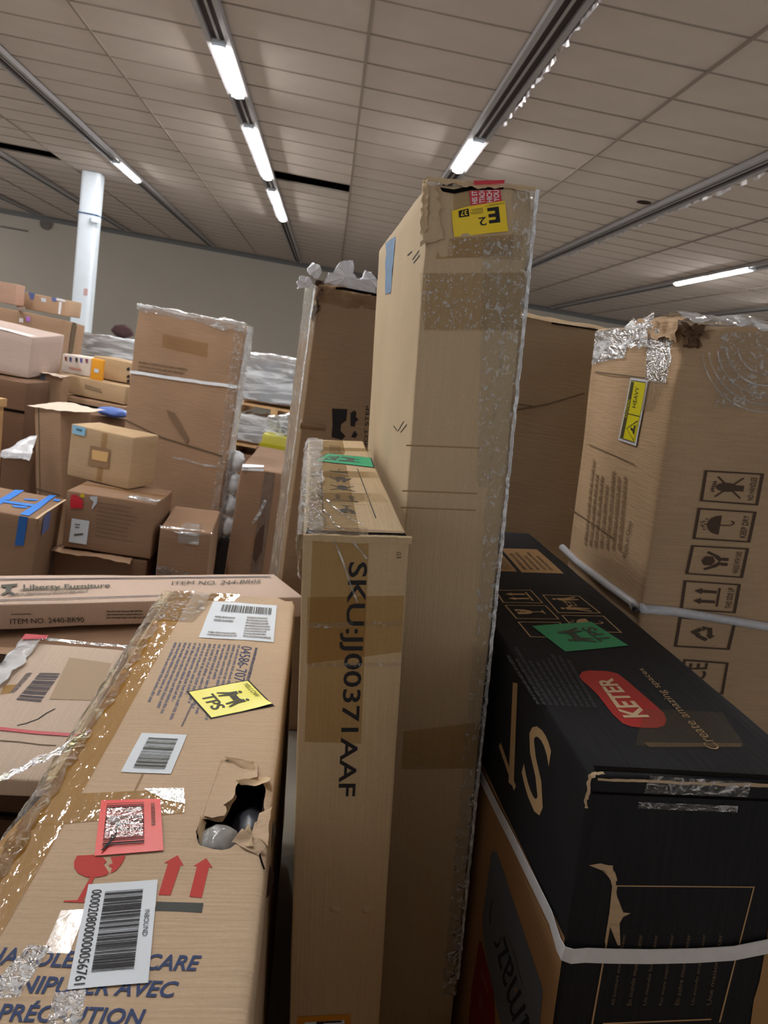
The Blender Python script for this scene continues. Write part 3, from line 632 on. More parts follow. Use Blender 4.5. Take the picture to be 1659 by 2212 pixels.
# torn flaps round the hole
def flap(s, pts, dz, mat, name='torn_flap', amp=.003):
    Q = [s.loc(TP, p)+Vector((0, 0, z)) for p, z in zip(pts, dz)]; n = 12; V = []
    for j in range(n+1):
        for i in range(n+1):
            p = bil(Q, i/n, j/n); V.append(p+noise.noise_vector(p*45)*amp*(1 if 0 < j else .2)*1.0)
    return mesh_obj(name, V, [(j*(n+1)+i, j*(n+1)+i+1, (j+1)*(n+1)+i+1, (j+1)*(n+1)+i) for j in range(n) for i in range(n)], mat, s.e, True)
flap(s, [(478, 1641), (436, 1768), (482, 1752), (512, 1700)], (.002, .001, -.022, -.018), K3)
flap(s, [(480, 1641), (556, 1654), (556, 1690), (508, 1690)], (.0015, .003, .012, -.006), K3)
flap(s, [(484, 1643), (548, 1660), (546, 1672), (500, 1650)], (.010, .014, .004, .004), M_TORN)
flap(s, [(505, 1690), (584, 1684), (580, 1702), (520, 1696)], (.004, .006, .013, -.004), M_TORN, amp=.006)
flap(s, [(425, 1800), (433, 1764), (447, 1766), (432, 1815)], (.002, .002, -.012, -.010), M_TORN)
flap(s, [(500, 1822), (522, 1806), (572, 1838), (560, 1848)], (.002, .014, .010, .002), K3, amp=.005)
flap(s, [(545, 1802), (560, 1762), (586, 1745), (580, 1830)], (-.004, .004, .003, .002), K3, amp=.004)
flap(s, [(520, 1812), (536, 1800), (548, 1836), (530, 1832)], (.004, .018, .010, .003), M_TORN, amp=.005)
s.stroke('tear_line', TP, [(486, 1645), (510, 1647), (535, 1652), (552, 1664)], .003, M_DARK, .003)
s.stroke('tear_line', TP, [(560, 1846), (566, 1866), (571, 1880)], .003, M_DARK, .0015)
# tapes
s.quad('brown_tape', TP, [(374, 1277), (420, 1278), (172, 1722), (95, 1716)], M_TAPE, .001)
s.quad('brown_tape', TP, [(95, 1716), (172, 1722), (-60, 2130), (-290, 2130)], M_TAPE, .001)
s.quad('brown_tape', TP, [(120, 1718), (397, 1706), (398, 1757), (95, 1784)], M_TAPE, .0014)
s.quad('brown_tape', TP, [(132, 1968), (186, 1964), (150, 2060), (92, 2060)], M_TAPED, .0010)
s.quad('brown_tape', TP, [(456, 1282), (520, 1284), (505, 1300), (447, 1298)], M_TAPE, .0010)
s.quad('film_patch', TP, [(310, 1706), (397, 1705), (400, 1740), (352, 1730)], sheet('glossy_tape_glint', (240, 226, 190), haze=.05, gloss=.25, rough=.12, scale=120, bstr=.35, bdist=.003, streak=.5, thr=(.46, .56)), .003, nx=20, ny=10, curl=lambda a, b: .0015*noise.noise(Vector((a*14, b*9, 3))))  # white streaks in this film stand for glints on the tape
s.quad('clear_tape', TP, [(60, 2046), (110, 2046), (40, 2160), (-40, 2160)], M_FILM, .0022, nx=8, ny=16, curl=lambda a, b: .002*noise.noise(Vector((a*8, b*14, 1))))  # streaked patch imitates lines of glare on the tape
s.quad('clear_tape', TP, [(118, 2148), (186, 2140), (170, 2260), (90, 2260)], M_FILM, .0022, nx=10, ny=14, curl=lambda a, b: .002*noise.noise(Vector((a*8, b*14, 5))))  # white streaks here stand for a broad glare on the box top
s.stroke('crease', TP, [(340, 1590), (318, 1650), (290, 1712)], .0035, plain('crease_shade', (160, 130, 100), .8), .0006)
# labels
Qp = [(460, 1300), (598, 1309), (591, 1388), (429, 1378)]
st = s.quad('white_label', TP, Qp, M_LABEL, .0016, curl=lambda a, b: .0015*abs(noise.noise(Vector((a*4, b*3, 0)))), nx=14, ny=14); Q = [s.loc(TP, p) for p in Qp]
s.polys('barcode', TP, bars(sub(Q, .17, .1, .93, .3), 30, 3), M_GREYINK, .0036, parent=st, local=True)
s.polys('fine_print', TP, words(sub(Q, .12, .44, .5, .62), 2, 4), M_GREYINK, .0036, parent=st, local=True)
s.polys('fine_print', TP, words(sub(Q, .58, .4, .96, .97), 8, 8), M_FAINT, .0036, parent=st, local=True)
s.polys('fine_print', TP, words(sub(Q, .1, .84, .55, .97), 2, 9), M_FAINT, .0036, parent=st, local=True)
Qp = [(306, 1584), (404, 1588), (369, 1673), (261, 1668)]
st = s.quad('white_label', TP, Qp, M_LABEL, .0014); Q = [s.loc(TP, p) for p in Qp]
s.polys('barcode', TP, [[q[0], q[1], q[2], q[3]] for q in bars(turn(sub(Q, .2, .13, .84, .92), 1), 24, 5)], M_GREYINK, .0024, parent=st, local=True)
# red sticker
Qp = [(219, 1732), (346, 1728), (353, 1840), (204, 1852)]
st = s.quad('red_sticker', TP, Qp, plain('sticker_red', (240, 60, 52), .35, .4), .0022, curl=lambda a, b: .002*math.sin(b*3), nx=10, ny=10); Q = [s.loc(TP, p) for p in Qp]
s.polys('barcode', TP, bars(turn(sub(Q, .1, .1, .72, .88), 1), 26, 6), M_INK, .0052, parent=st, local=True)
s.polys('fine_print', TP, words(turn(sub(Q, .78, .12, .9, .7), 1), 1, 4), M_GREYINK, .0052, parent=st, local=True)
s.stroke('pen_mark', TP, [bil(Q, .32, .4), bil(Q, .28, .7), bil(Q, .1, .95), bil(Q, .2, .85), bil(Q, .24, .7)], .003, M_INK, .0054, parent=st, local=True)
s.quad('clear_patch', TP, sub(Q, .12, .2, .7, .75), sheet('glossy_patch', (250, 246, 244), haze=.01, gloss=.01, rough=.05, fres=.35, scale=60, bstr=.8, bdist=.006, streak=.3, thr=(.6, .66)), .006, parent=st, nx=20, ny=20, local=True, curl=lambda a, b: .0018*noise.noise(Vector((a*9, b*9, 3))))
# yellow sticker
tps(s, TP, [(535, 1473), (588, 1524), (457, 1552), (408, 1495)], M_YEL, 'YELLOW', lift=lambda a, b: .006*max(0, a-.8)*5*max(0, .4-b)*2)
# blue printed notices (turned a quarter)
s.text('printed_text', TP, [(545, 1398), (524, 1490), (500, 1488), (522, 1396)], '04586-707-F', M_BLUEINK)
s.polys('small_print', TP, words([s.loc(TP, p) for p in ((557, 1400), (538, 1476), (524, 1474), (547, 1398))], 1, 2), M_BLUEINK, local=True)
s.polys('small_print', TP, words([s.loc(TP, p) for p in ((520, 1394), (470, 1570), (300, 1545), (372, 1388))], 14, 3, lens=[.55, .6, .95, .5, .9, .85, .8, .7, 1, .8, .95, .9, .75, .85]), plain('ink_blue_pale', (104, 112, 140), .7), local=True)
s.polys('small_print', TP, words([s.loc(TP, p) for p in ((418, 1520), (390, 1580), (382, 1580), (410, 1518))], 1, 12), M_BLUEINK, local=True)
s.polys('small_print', TP, words([s.loc(TP, p) for p in ((440, 1304), (428, 1320), (420, 1320), (432, 1304))], 2, 12), M_BLUEINK, local=True)
# red fragile glass and arrows
u = lambda L: [(x/2.5136, 1600+y/2.513) for x, y in L]
s.polys('fragile_symbol', TP, [u([(418, 626), (512, 622), (510, 630), (560, 638), (580, 660), (562, 672), (592, 718), (575, 733), (530, 742), (470, 742), (425, 722), (402, 690), (402, 660)]),
        u([(600, 636), (682, 626), (672, 652), (655, 680), (632, 705), (600, 722), (608, 692), (588, 680), (612, 668)]), u([(490, 742), (515, 742), (450, 868), (470, 870), (470, 879), (345, 877), (347, 869), (420, 866)])], M_REDINK, .0009)
for pl in ([(965, 625), (998, 683), (980, 680), (925, 842), (860, 838), (912, 668), (890, 666)], [(1120, 640), (1155, 692), (1135, 688), (1095, 857), (1028, 851), (1070, 684), (1050, 684)]):
    s.polys('arrow_symbol', TP, [u(pl)], M_REDINK)
s.polys('symbol_bar', TP, [u([(850, 875), (1105, 885), (1096, 936), (840, 925)])], plain('ink_slate', (72, 76, 74), .7))
for q, w in (([(-22, 2048), (437, 2064), (430, 2098), (-34, 2086)], 'HANDLE WITH CARE'), ([(-32, 2104), (388, 2120), (380, 2156), (-42, 2144)], 'MANIPULER AVEC'), ([(2, 2160), (318, 2172), (310, 2218), (-8, 2208)], 'PR\u00c9CAUTION')):
    s.text('printed_text', TP, q, w, M_BLUEINK, bold=.022, shear=.25)
# INBOUND label
Qp = [(341, 1902), (320, 2125), (145, 2141), (191, 1912)]
st = s.quad('inbound_label', TP, Qp, M_LABEL, .0022); Q = [s.loc(TP, p) for p in Qp]
s.text('label_text', TP, sub(Q, .33, .07, .59, .14), 'INBOUND', M_INK, .0032, parent=st, local=True)
s.polys('barcode', TP, bars(sub(Q, .1, .2, .88, .74), 42, 8), M_INK, .0032, parent=st, local=True)
s.text('label_text', TP, sub(Q, .07, .79, .97, .93), '0000208000000056761', M_INK, .0032, parent=st, local=True)
# film along the left edge, and a loose tail
s.film('stretch_film', ([Vector((-.055, 0, D.z-.07)), Vector((-.03, 0, D.z-.03)), Vector((-.006, 0, D.z+.003)), Vector((.016, 0, D.z+.004))], [Vector((-.05, D.y, D.z-.07)), Vector((-.03, D.y, D.z-.02)), Vector((-.004, D.y, D.z+.004)), Vector((.035, D.y, D.z+.004))]), M_FILMY, amp=.0055, sc=26, nx=22, ny=150)
s.film('stretch_film', ([Vector((.0, D.y-.25, D.z+.003)), Vector((.03, D.y-.25, D.z+.004)), Vector((.12, D.y-.25, D.z+.003))], [Vector((.01, D.y-.0, D.z+.003)), Vector((.05, D.y, D.z+.004)), Vector((.16, D.y, D.z+.003))]), M_FILM, amp=.0025, sc=30, nx=18, ny=24)
a = s.loc(TP, (148, 1640)); s.film('film_tail', ([a+Vector((.01, .10, .004)), a+Vector((.0, .03, .0))], [a+Vector((-.17, -.03, -.05)), a+Vector((-.172, -.034, -.055))]), M_FILMY, amp=.006, sc=30, nx=8, ny=20)
# --- black carton at right
P = F['black']
s = Carton('cardboard_box', P, K_BLACK, 'black printed box with a red rounded logo and green sticker on top', r=.006, amp=.0015, res=.03,
           crush=[((0, 0, P[8]), .03, .006)])
D = s.D
M_TANINK = plain('print_tan', (196, 164, 122), .7)
# unprinted kraft lower part of the left side
za = s.loc(LF, (1222, 2028)); zb = s.loc(LF, (1062, 1690))
zc = Vector((0, D.y-.02, za.z+(zb.z-za.z)/(zb.y-za.y)*(D.y-.02-za.y)))
s.quad('kraft_side', LF, [Vector((0, .005, za.z)), zc, Vector((0, D.y-.02, .01)), Vector((0, .005, .01))], card('kraft_side', (184, 140, 92), flute='Z', var=.06), .0008, local=True)
s.text('printed_letter', LF, [(1192, 1788), (1188, 1557), (1140, 1560), (1118, 1778)][::1] if False else [(1166, 1792), (1124, 1668), (1152, 1552), (1194, 1606)], 'S', M_TANINK, bold=.0)
s.polys('printed_letter', LF, [[(1108, 1474), (1118, 1476), (1111, 1700), (1100, 1690)], [(1078, 1612), (1082, 1604), (1116, 1698), (1112, 1708)]], M_TANINK)
# logo, slogan
c5 = lambda L: [(1030+x/2.6375, 1120+y/2.6375) for x, y in L]
rq = [s.loc(TP, p) for p in c5([(1050, 1190), (1060, 1080), (600, 868), (690, 1010)])]
cen = c5([(830, 1035)])[0]
out = c5([(583, 900), (600, 876), (640, 868), (740, 872), (800, 885), (860, 930), (930, 990), (1010, 1060), (1065, 1110), (1080, 1150), (1070, 1180), (1030, 1195), (950, 1195), (880, 1188), (830, 1170), (775, 1120), (735, 1070), (690, 1010), (640, 960), (600, 925)])
lg = s.polys('logo_badge', TP, [out], plain('logo_red', (186, 44, 44), .5, .4), .0008)
s.text('logo_text', TP, c5([(838, 1140), (678, 916), (768, 912), (985, 1136)]), 'KETER', plain('print_cream', (222, 196, 160), .6), .0014, parent=lg, bold=.03)
s.text('slogan', TP, c5([(1318, 1318), (915, 862), (952, 856), (1420, 1318)]), 'Create amazing spaces', M_TANINK)
s.polys('small_print', TP, words([s.loc(TP, p) for p in c5([(340, 1060), (130, 720), (520, 760), (700, 1080)])], 10, 7), plain('ink_on_black', (74, 76, 80), .7), local=True)
tps(s, TP, [(1221, 1409), (1149, 1354), (1277, 1344), (1357, 1396)], M_GREEN, border=False)
z4 = lambda L: [(1060+x/4.608, 1130+y/4.608) for x, y in L]
def iconbox(px, shapes):
    Q = [s.loc(TP, p) for p in px]
    s.icon('symbol_frame', TP, Q, frame_(.035), M_TANINK, local=True)
    if shapes: s.icon('handling_symbol', TP, sub(Q, .08, .08, .92, .92), shapes, M_TANINK, local=True)
# frames: up points left, text direction away from the viewer
iconbox(z4([(120, 795), (40, 668), (400, 668), (525, 800)]), I_ARROWS)
iconbox(z4([(250, 955), (135, 820), (550, 822), (685, 960)]), I_GLASS)
iconbox(z4([(390, 1138), (265, 985), (690, 990), (830, 1150)]), None)
iconbox(z4([(670, 898), (510, 715), (880, 725), (1100, 900)]), I_CARRY)
iconbox(z4([(850, 1080), (700, 918), (1125, 925), (1310, 1095)]), I_UMB)
for q in ([(100, 252), (460, 262), (728, 502), (310, 492)], [(40, 300), (110, 305), (262, 485), (60, 480)]):
    pn = s.quad('kraft_panel', TP, z4(q), M_KRAFT, .0008); 
    s.polys('small_print', TP, words(sub([s.loc(TP, p) for p in z4([q[3], q[0], q[1], q[2]])], .1, .1, .9, .9), 5, 9), M_FAINT, .0014, parent=pn, local=True)
s.quad('clear_tape', TP, [(1392, 1532), (1560, 1540), (1610, 1614), (1372, 1612)], sheet('tape_on_black', (240, 236, 228), haze=.02, gloss=.002, rough=.3, fres=.12, hc=(150, 140, 124), scale=60, bstr=.4, bdist=.003), .001)
s.quad('clear_tape', TP, [(1390, 1606), (1602, 1608), (1600, 1616), (1402, 1616)], M_TAPEC, .002)
# front: open seam, tape, frame, texts
s.quad('seam_gap', TP, [(1282, 1655), (1659, 1676), (1665, 1684), (1284, 1664)], M_DARK, .0012)
s.film('torn_corner', ([Vector((.0, .0, D.z+.001)), Vector((-.003, -.004, D.z))], [Vector((.022, .004, D.z+.004)), Vector((.02, -.003, D.z+.001))]), M_TORN, amp=.003, sc=90, nx=6, ny=12)
s.film('worn_edge', ([Vector((-.002, -.002, D.z+.002)), Vector((.002, -.003, D.z))], [Vector((-.0025, -.0025, D.z-.05)), Vector((.003, -.003, D.z-.05))]), M_TORN, amp=.002, sc=90, nx=4, ny=16)
s.film('board_edge', ([Vector((.012, -.003, D.z-.004)), Vector((.012, -.004, D.z-.007))], [Vector((D.x, -.003, D.z-.006)), Vector((D.x, -.004, D.z-.012))]), M_TORN, amp=.001, sc=50, nx=2, ny=40)
s.quad('clear_tape', FR, [(1402, 1672), (1620, 1686), (1612, 1718), (1388, 1710)], M_FILM, .004, nx=24, ny=8, curl=lambda a, b: .003*noise.noise(Vector((a*12, b*6, 3))))
s.quad('clear_tape', FR, [(1378, 1730), (1592, 1738), (1590, 1752), (1376, 1744)], M_FILM, .003, nx=24, ny=6, curl=lambda a, b: .002*noise.noise(Vector((a*15, b*6, 3))))
s.stroke('crease', FR, [(1278, 1712), (1659, 1728)], .004, M_DARK, .0006)
f6 = lambda L: [(1000+x/2.5175, 1620+y/2.5175) for x, y in L]
s.stroke('printed_frame', FR, f6([(700, 1490), (835, 737), (1582, 745), (1395, 1480)]), .0028, M_TANINK)
s.stroke('printed_frame', FR, f6([(760, 1485), (1350, 1464)]), .0028, M_TANINK)
for k, w in enumerate(('All furniture assembly Keter', 'En mundo muebles Keter', 'Un mundo longe Keter', 'For more inspiration Keter', 'En autre monde Keter', 'Un mondo amazing Keter', 'Une maison Keter')):
    x = 828+k*87
    s.text('printed_line', FR, f6([(x-26, 1385), (x+38+4*k*0, 1000), (x+62, 1000), (x-2, 1385)]), w, plain('ink_dim_tan', (126, 108, 86), .7))
tear = f6([(685, 625), (745, 615), (805, 628), (828, 690), (835, 790), (870, 880), (910, 885), (870, 905), (850, 940), (855, 1060), (840, 1060), (800, 960), (775, 1060), (770, 1040), (795, 880), (810, 740), (800, 700), (760, 655)])
s.polys('tear', FR, [tear], M_TORN, .001)
s.polys('kraft_edge', FR, [[(1662, 1960), (1656, 2030), (1648, 2075), (1640, 2120), (1628, 2160), (1618, 2230), (1760, 2230), (1760, 1960)]], M_KRAFT, .001)
s.film('torn_flap', ([s.loc(FR, p)+Vector((0, -.001, 0)) for p in f6([(745, 615), (805, 628)])], [s.loc(FR, p)+Vector((0, -.006, 0)) for p in f6([(800, 700), (832, 700)])]), M_TORN, amp=.002, sc=80, nx=6, ny=8)
# white strap round the black carton: down its left side, round the corner, across the front
sb = s
pts = [sb.loc(LF, p) for p in ((1056, 1700), (1080, 1748), (1110, 1806), (1140, 1866), (1170, 1926), (1198, 1982))]
pf = [sb.loc(FR, p) for p in ((1262, 2056), (1320, 2058), (1400, 2059), (1500, 2057), (1580, 2052), (1640, 2040), (1690, 2030))]
c0 = Vector((-.004, -.001, (pts[-1].z+pf[0].z)/2-.004))
path = []
for p in [sb.loc(LF, (1000, 1590))]+pts: path.append((p+Vector((-.006, 0, 0)), Vector((-1, 0, 0))))
path.append((c0+Vector((-.003, .010, .003)), Vector((-1, -.3, 0)).normalized())); path.append((c0+Vector((0, -.004, 0)), Vector((-1, -1, 0)).normalized()))
path.append((c0+Vector((.012, -.009, -.0005)), Vector((-.3, -1, 0)).normalized()))
for p in pf: path.append((p+Vector((0, -.006, 0)), Vector((0, -1, 0))))
V = []; Fs = []
for i, (p, n) in enumerate(path):
    a = path[max(i-1, 0)][0]; c = path[min(i+1, len(path)-1)][0]; d = (c-a).normalized(); sd = d.cross(n).normalized(); hwid = .0125
    V += [p+sd*hwid+n*.001, p-sd*hwid+n*.001, p-sd*hwid, p+sd*hwid]
for i in range(len(path)-1):
    for k in range(4): Fs.append((4*i+k, 4*i+(k+1) % 4, 4*i+4+(k+1) % 4, 4*i+4+k))
st = mesh_obj('woven_strap', V, Fs, M_STRAP, None, False); st.matrix_world = sb.e.matrix_world.copy()
tag(st, 'tight white plastic strap wound round the black box', 'strap')
# printed panel with a smile arrow on the kraft side
M_PB = plain('print_blue_grey', (104, 116, 132), .6); 
g5 = lambda L: [(1010+x/5.644, 1820+y/5.644) for x, y in L]
pn = s.polys('blue_panel', LF, [g5([(300, 120), (360, 110), (930, 1800), (880, 2260), (420, 2260), (320, 1830), (200, 1200), (190, 900)])], M_PB, .0014)
s.text('printed_word', LF, g5([(800, 2480), (340, 620), (270, 640), (640, 2520)])[0:0] or g5([(620, 2470), (265, 930), (310, 640), (820, 2330)]), 'amazon', plain('ink_navy', (40, 44, 60), .7), .002, parent=pn)
s.stroke('smile_arrow', LF, g5([(440, 1020), (520, 1190), (590, 1400), (640, 1600), (690, 1760)]), .003, plain('smile_tan', (130, 108, 92), .7), .002, parent=pn)
rd = s.polys('red_panel', LF, [g5([(150, 1190), (175, 1215), (330, 1830), (345, 2260), (20, 2260), (60, 1800)])], plain('print_deep_red', (140, 26, 20), .6), .0018)
s.polys('printed_word', LF, [g5([(180, 1520), (270, 1800), (250, 1840), (170, 1620)]), g5([(150, 1840), (190, 1860), (215, 2050), (150, 2000)])], plain('print_salmon', (150, 80, 66), .6), .0024, parent=rd)

# --- symbol carton at right
P = F['symbol']
s = Carton('cardboard_box', P, K4, 'large battered brown box at the right edge with a column of boxed handling symbols', r=.012, amp=.005, wl=.22, res=.03,
           crush=[((0, 0, P[8]), .16, .022), ((.06, 0, P[8]-.01), .06, .02), ((0, .35, P[8]), .14, .015)])
D = s.D
def z7(L): return [(1300+x/4.621, 780+y/4.62) for x, y in L]
def fb(px, shapes, word):
    Q = [s.loc(FR, p) for p in px]; s.icon('symbol_frame', FR, Q, frame_(.05), M_INK2, .0025, local=True)
    if shapes: s.icon('handling_symbol', FR, sub(Q, .08, .12, .92, .74), shapes, M_INK2, .0025, local=True)
    if word: s.text('symbol_caption', FR, sub(Q, .14, .8, .86, .9), word, M_INK2, .0025, local=True, bold=.01)
M_INK2 = plain('ink_brown_black', (78, 62, 50), .8)
for Qi, sh, wd_ in (([(1510, 1082), (1521, 1015), (1651, 1023), (1637, 1092)], I_FOOT, 'NO HANDLES'), ([(1495, 1164), (1506, 1096), (1634, 1105), (1620, 1172)], I_UMB, 'KEEP DRY'),
                  ([(1480, 1240), (1493, 1177), (1618, 1184), (1605, 1249)], I_HANDS, 'HANDLE WITH CARE'), ([(1468, 1316), (1477, 1253), (1601, 1262), (1589, 1325)], I_ARROWS, 'THIS SIDE UP'),
                  ([(1455, 1396), (1466, 1332), (1591, 1342), (1576, 1404)], I_RECY, None), ([(1459, 1492), (1477, 1423), (1574, 1431), (1562, 1500)], None, None)):
    fb(Qi, sh, wd_)
s.text('printed_letters', FR, [(1480, 1470), (1490, 1432), (1530, 1432), (1522, 1470)], 'CE', M_INK2, .0025)
# warning label and print on the left side
Qp = [(1366, 816), (1403, 821), (1378, 964), (1341, 951)]
st = s.quad('warning_label', LF, Qp, plain('label_white2', (206, 208, 218), .4, .4), .0045); Q = [s.loc(LF, p) for p in Qp]
s.quad('yellow_panel', LF, sub(Q, .08, .05, .92, .95), plain('print_yellow', (214, 206, 16), .4, .4), .0055, parent=st, local=True)
s.quad('black_band', LF, sub(Q, .1, .06, .28, .94), plain('ink_olive', (70, 66, 40), .7), .0060, parent=st, local=True)
s.text('label_text', LF, [bil(Q, .12, .62), bil(Q, .12, .34), bil(Q, .26, .34), bil(Q, .26, .62)], 'CAUTION', plain('print_yellow', (214, 206, 16), .4, .4), .0064, parent=st, local=True)
s.text('label_text', LF, [bil(Q, .42, .44), bil(Q, .42, .12), bil(Q, .62, .12), bil(Q, .62, .44)], 'HEAVY', plain('ink_olive', (70, 66, 40), .7), .0064, parent=st, local=True)
s.stroke('warning_triangle', LF, [bil(Q, .36, .78), bil(Q, .86, .62), bil(Q, .86, .93)], .0035, M_INK, .0064, parent=st, closed=True, local=True)
s.polys('warning_figure', LF, [[bil(Q, .72, .7), bil(Q, .8, .7), bil(Q, .8, .84), bil(Q, .72, .82)], [bil(Q, .58, .74), bil(Q, .7, .76), bil(Q, .7, .8), bil(Q, .58, .78)]], M_INK, .0064, parent=st, local=True)
for b0 in (.04, .55, .95): s.stroke('label_rule', LF, [bil(Q, .08, b0), bil(Q, .92, b0)], .002, M_INK, .0064, parent=st, local=True)
s.quad('clear_pocket', LF, z7([(470, 190), (640, 255), (530, 505), (410, 500)]), M_TAPEC, .0048)
s.polys('small_print', LF, words([s.loc(LF, p) for p in ((1264, 1176), (1284, 990), (1366, 1020), (1350, 1190))], 7, 15), plain('ink_worn', (118, 92, 64), .8), .0042, local=True)
s.text('printed_text', LF, [(1346, 1202), (1360, 1125), (1368, 1126), (1354, 1204)], 'Made in China', M_INK2, .0044)
s.stroke('crease', LF, [(1290, 804), (1360, 812), (1442, 824)], .004, M_FAINT, .0042)
s.stroke('crease', LF, [(1274, 960), (1376, 1004)], .003, M_FAINT, .0042)
s.stroke('crease', LF, [(1232, 1098), (1330, 1164)], .004, M_FAINT, .0042)
# film and tape patches, torn corner
s.quad('film_patch', LF, [(1292, 716), (1362, 704), (1352, 770), (1284, 788)], M_FILMW, .006, nx=14, ny=14, curl=lambda a, b: .004*noise.noise(Vector((a*7, b*7, 3))))
s.quad('film_patch', LF, [(1404, 700), (1460, 696), (1444, 830), (1398, 822)], M_FILM, .006, nx=14, ny=24, curl=lambda a, b: .004*noise.noise(Vector((a*7, b*12, 8))))
s.quad('film_patch', FR, [(1556, 716), (1720, 720), (1720, 890), (1540, 880)], M_FILM, .004, nx=30, ny=30, curl=lambda a, b: .006*noise.noise(Vector((a*5, b*5, 3))))
cx, cy = 1650, 745
for k, r0 in enumerate((60, 84, 104, 122, 138)):
    s.stroke('film_fold', FR, [(cx+r0*math.cos(math.radians(t)), cy+r0*1.05*math.sin(math.radians(t))) for t in range(70, 176, 7)], .0035+.001*(k % 2), M_FILMW, .008)
s.film('torn_corner', ([Vector((.0, -.006, D.z-.01)), Vector((.05, -.01, D.z-.01))], [Vector((.005, -.007, D.z-.07)), Vector((.05, -.006, D.z-.06))]), plain('shredded_brown', (112, 88, 68), .95, .1, var=.4, vs=90), amp=.014, sc=60, nx=14, ny=14)
s.film('top_film', ([Vector((.0, -.01, D.z)), Vector((.0, .05, D.z+.025)), Vector((.0, .2, D.z+.01))], [Vector((.40, -.01, D.z)), Vector((.4, .05, D.z+.02)), Vector((.4, .2, D.z+.01))]), M_FILMW, amp=.012, sc=14, nx=16, ny=40)
s.film('torn_flap', ([Vector((-.006, .34, D.z-.03)), Vector((-.01, .3, D.z+.012)), Vector((.06, .3, D.z+.02))], [Vector((-.012, .0, D.z-.05)), Vector((-.012, .01, D.z+.005)), Vector((.05, .02, D.z+.02))]), K4, amp=.012, sc=18, nx=16, ny=30)
s.film('torn_film', ([Vector((-.01, .4, D.z-.05)), Vector((-.014, .36, D.z+.0)), Vector((.0, .33, D.z+.02))], [Vector((-.016, .18, D.z-.07)), Vector((-.016, .18, D.z-.01)), Vector((.0, .2, D.z+.02))]), M_FILMW, amp=.008, sc=24, nx=10, ny=24)
# band of rope-like film round it
path = [s.loc(LF, p)+Vector((-.008, 0, 0)) for p in ((1219, 1183), (1250, 1212), (1285, 1238), (1320, 1264))]
e1 = s.loc(FR, (1392, 1312))+Vector((0, -.006, 0))
path += [Vector((-.012, .03, (path[-1].z+e1.z)/2+.006)), Vector((-.013, .0, (path[-1].z+e1.z)/2+.001)), Vector((-.006, -.012, e1.z+.001)), Vector((.012, -.014, e1.z)), e1+Vector((0, -.004, 0))]+[s.loc(FR, p)+Vector((0, -.008, 0)) for p in ((1450, 1318), (1540, 1332), (1659, 1352), (1720, 1362))]
b = MB(); b.tube(path, .0125, 10)
for v in b.v: v += noise.noise_vector(v*40)*.003
bd = b.build('twisted_film_band', plain('film_band', (196, 198, 204), .35, .5, var=.1, vs=80), None, True); bd.matrix_world = s.e.matrix_world.copy()
tag(bd, 'thick white band of twisted stretch film round the battered brown box', 'film band')

# --- box with boot sign behind, plain box behind
M_SIDE = sheet('film_over_side', (244, 240, 230), haze=.16, gloss=.02, rough=.1, scale=30, bstr=.6, bdist=.01, hc=(220, 208, 188), streak=.2)  # film whose pale tan haze also imitates light on the left side
P = F['step']; P = P[:6]+[.42]+P[7:]
s = Carton('cardboard_box', P, K5, 'brown box with a DO NOT STEP mark and white film scraps on top', r=.006, amp=.003, res=.035,
           crush=[((0, 0, P[8]), .08, .02)])
D = s.D
s.text('printed_text', FR, [(783, 1010), (790, 876), (798, 876), (791, 1010)], 'DO NOT STEP', M_INK, .002)
s.polys('boot_mark', FR, [[(717, 882), (750, 884), (748, 908), (737, 916), (735, 930), (746, 942), (738, 950), (716, 944), (718, 920)], [(757, 892), (766, 886), (770, 893), (768, 900), (775, 906), (768, 912), (766, 922), (757, 920)], [(766, 930), (772, 938), (768, 946), (758, 944)]], M_INK, .002)
s.film('stretch_film', ([Vector((-.012, .28, D.z+.01)), Vector((-.018, .0, D.z+.0)), Vector((-.004, -.010, D.z-.01))], [Vector((-.012, .26, .3)), Vector((-.018, .0, .3)), Vector((-.006, -.008, .3))]), M_SIDE, amp=.003, sc=18, nx=12, ny=120)
s.film('torn_flap', ([Vector((-.01, -.006, D.z-.06)), Vector((-.008, -.012, D.z+.004)), Vector((0, .05, D.z+.02))], [Vector((.25, -.006, D.z-.05)), Vector((.25, -.012, D.z-.002)), Vector((.25, .05, D.z+.004))]), card('kraft_worn', (140, 108, 78), var=.2), amp=.009, sc=22, nx=14, ny=40)
s.film('torn_edge', ([Vector((-.012, .0, D.z+.02)), Vector((.012, -.014, D.z+.016))], [Vector((-.012, .0, D.z-.12)), Vector((.004, -.014, D.z-.1))]), plain('shredded_dark', (74, 58, 46), .95, .1, var=.3, vs=60), amp=.012, sc=36, nx=10, ny=26)
s.quad('flap_gap', FR, [(704, 613), (812, 634), (812, 640), (706, 620)], M_DARK, .014)
M_POLY = sheet('white_foam_film', (240, 240, 244), haze=.62, gloss=.05, rough=.2, scale=30, bstr=.8, bdist=.01, hc=(236, 238, 244), streak=.3)
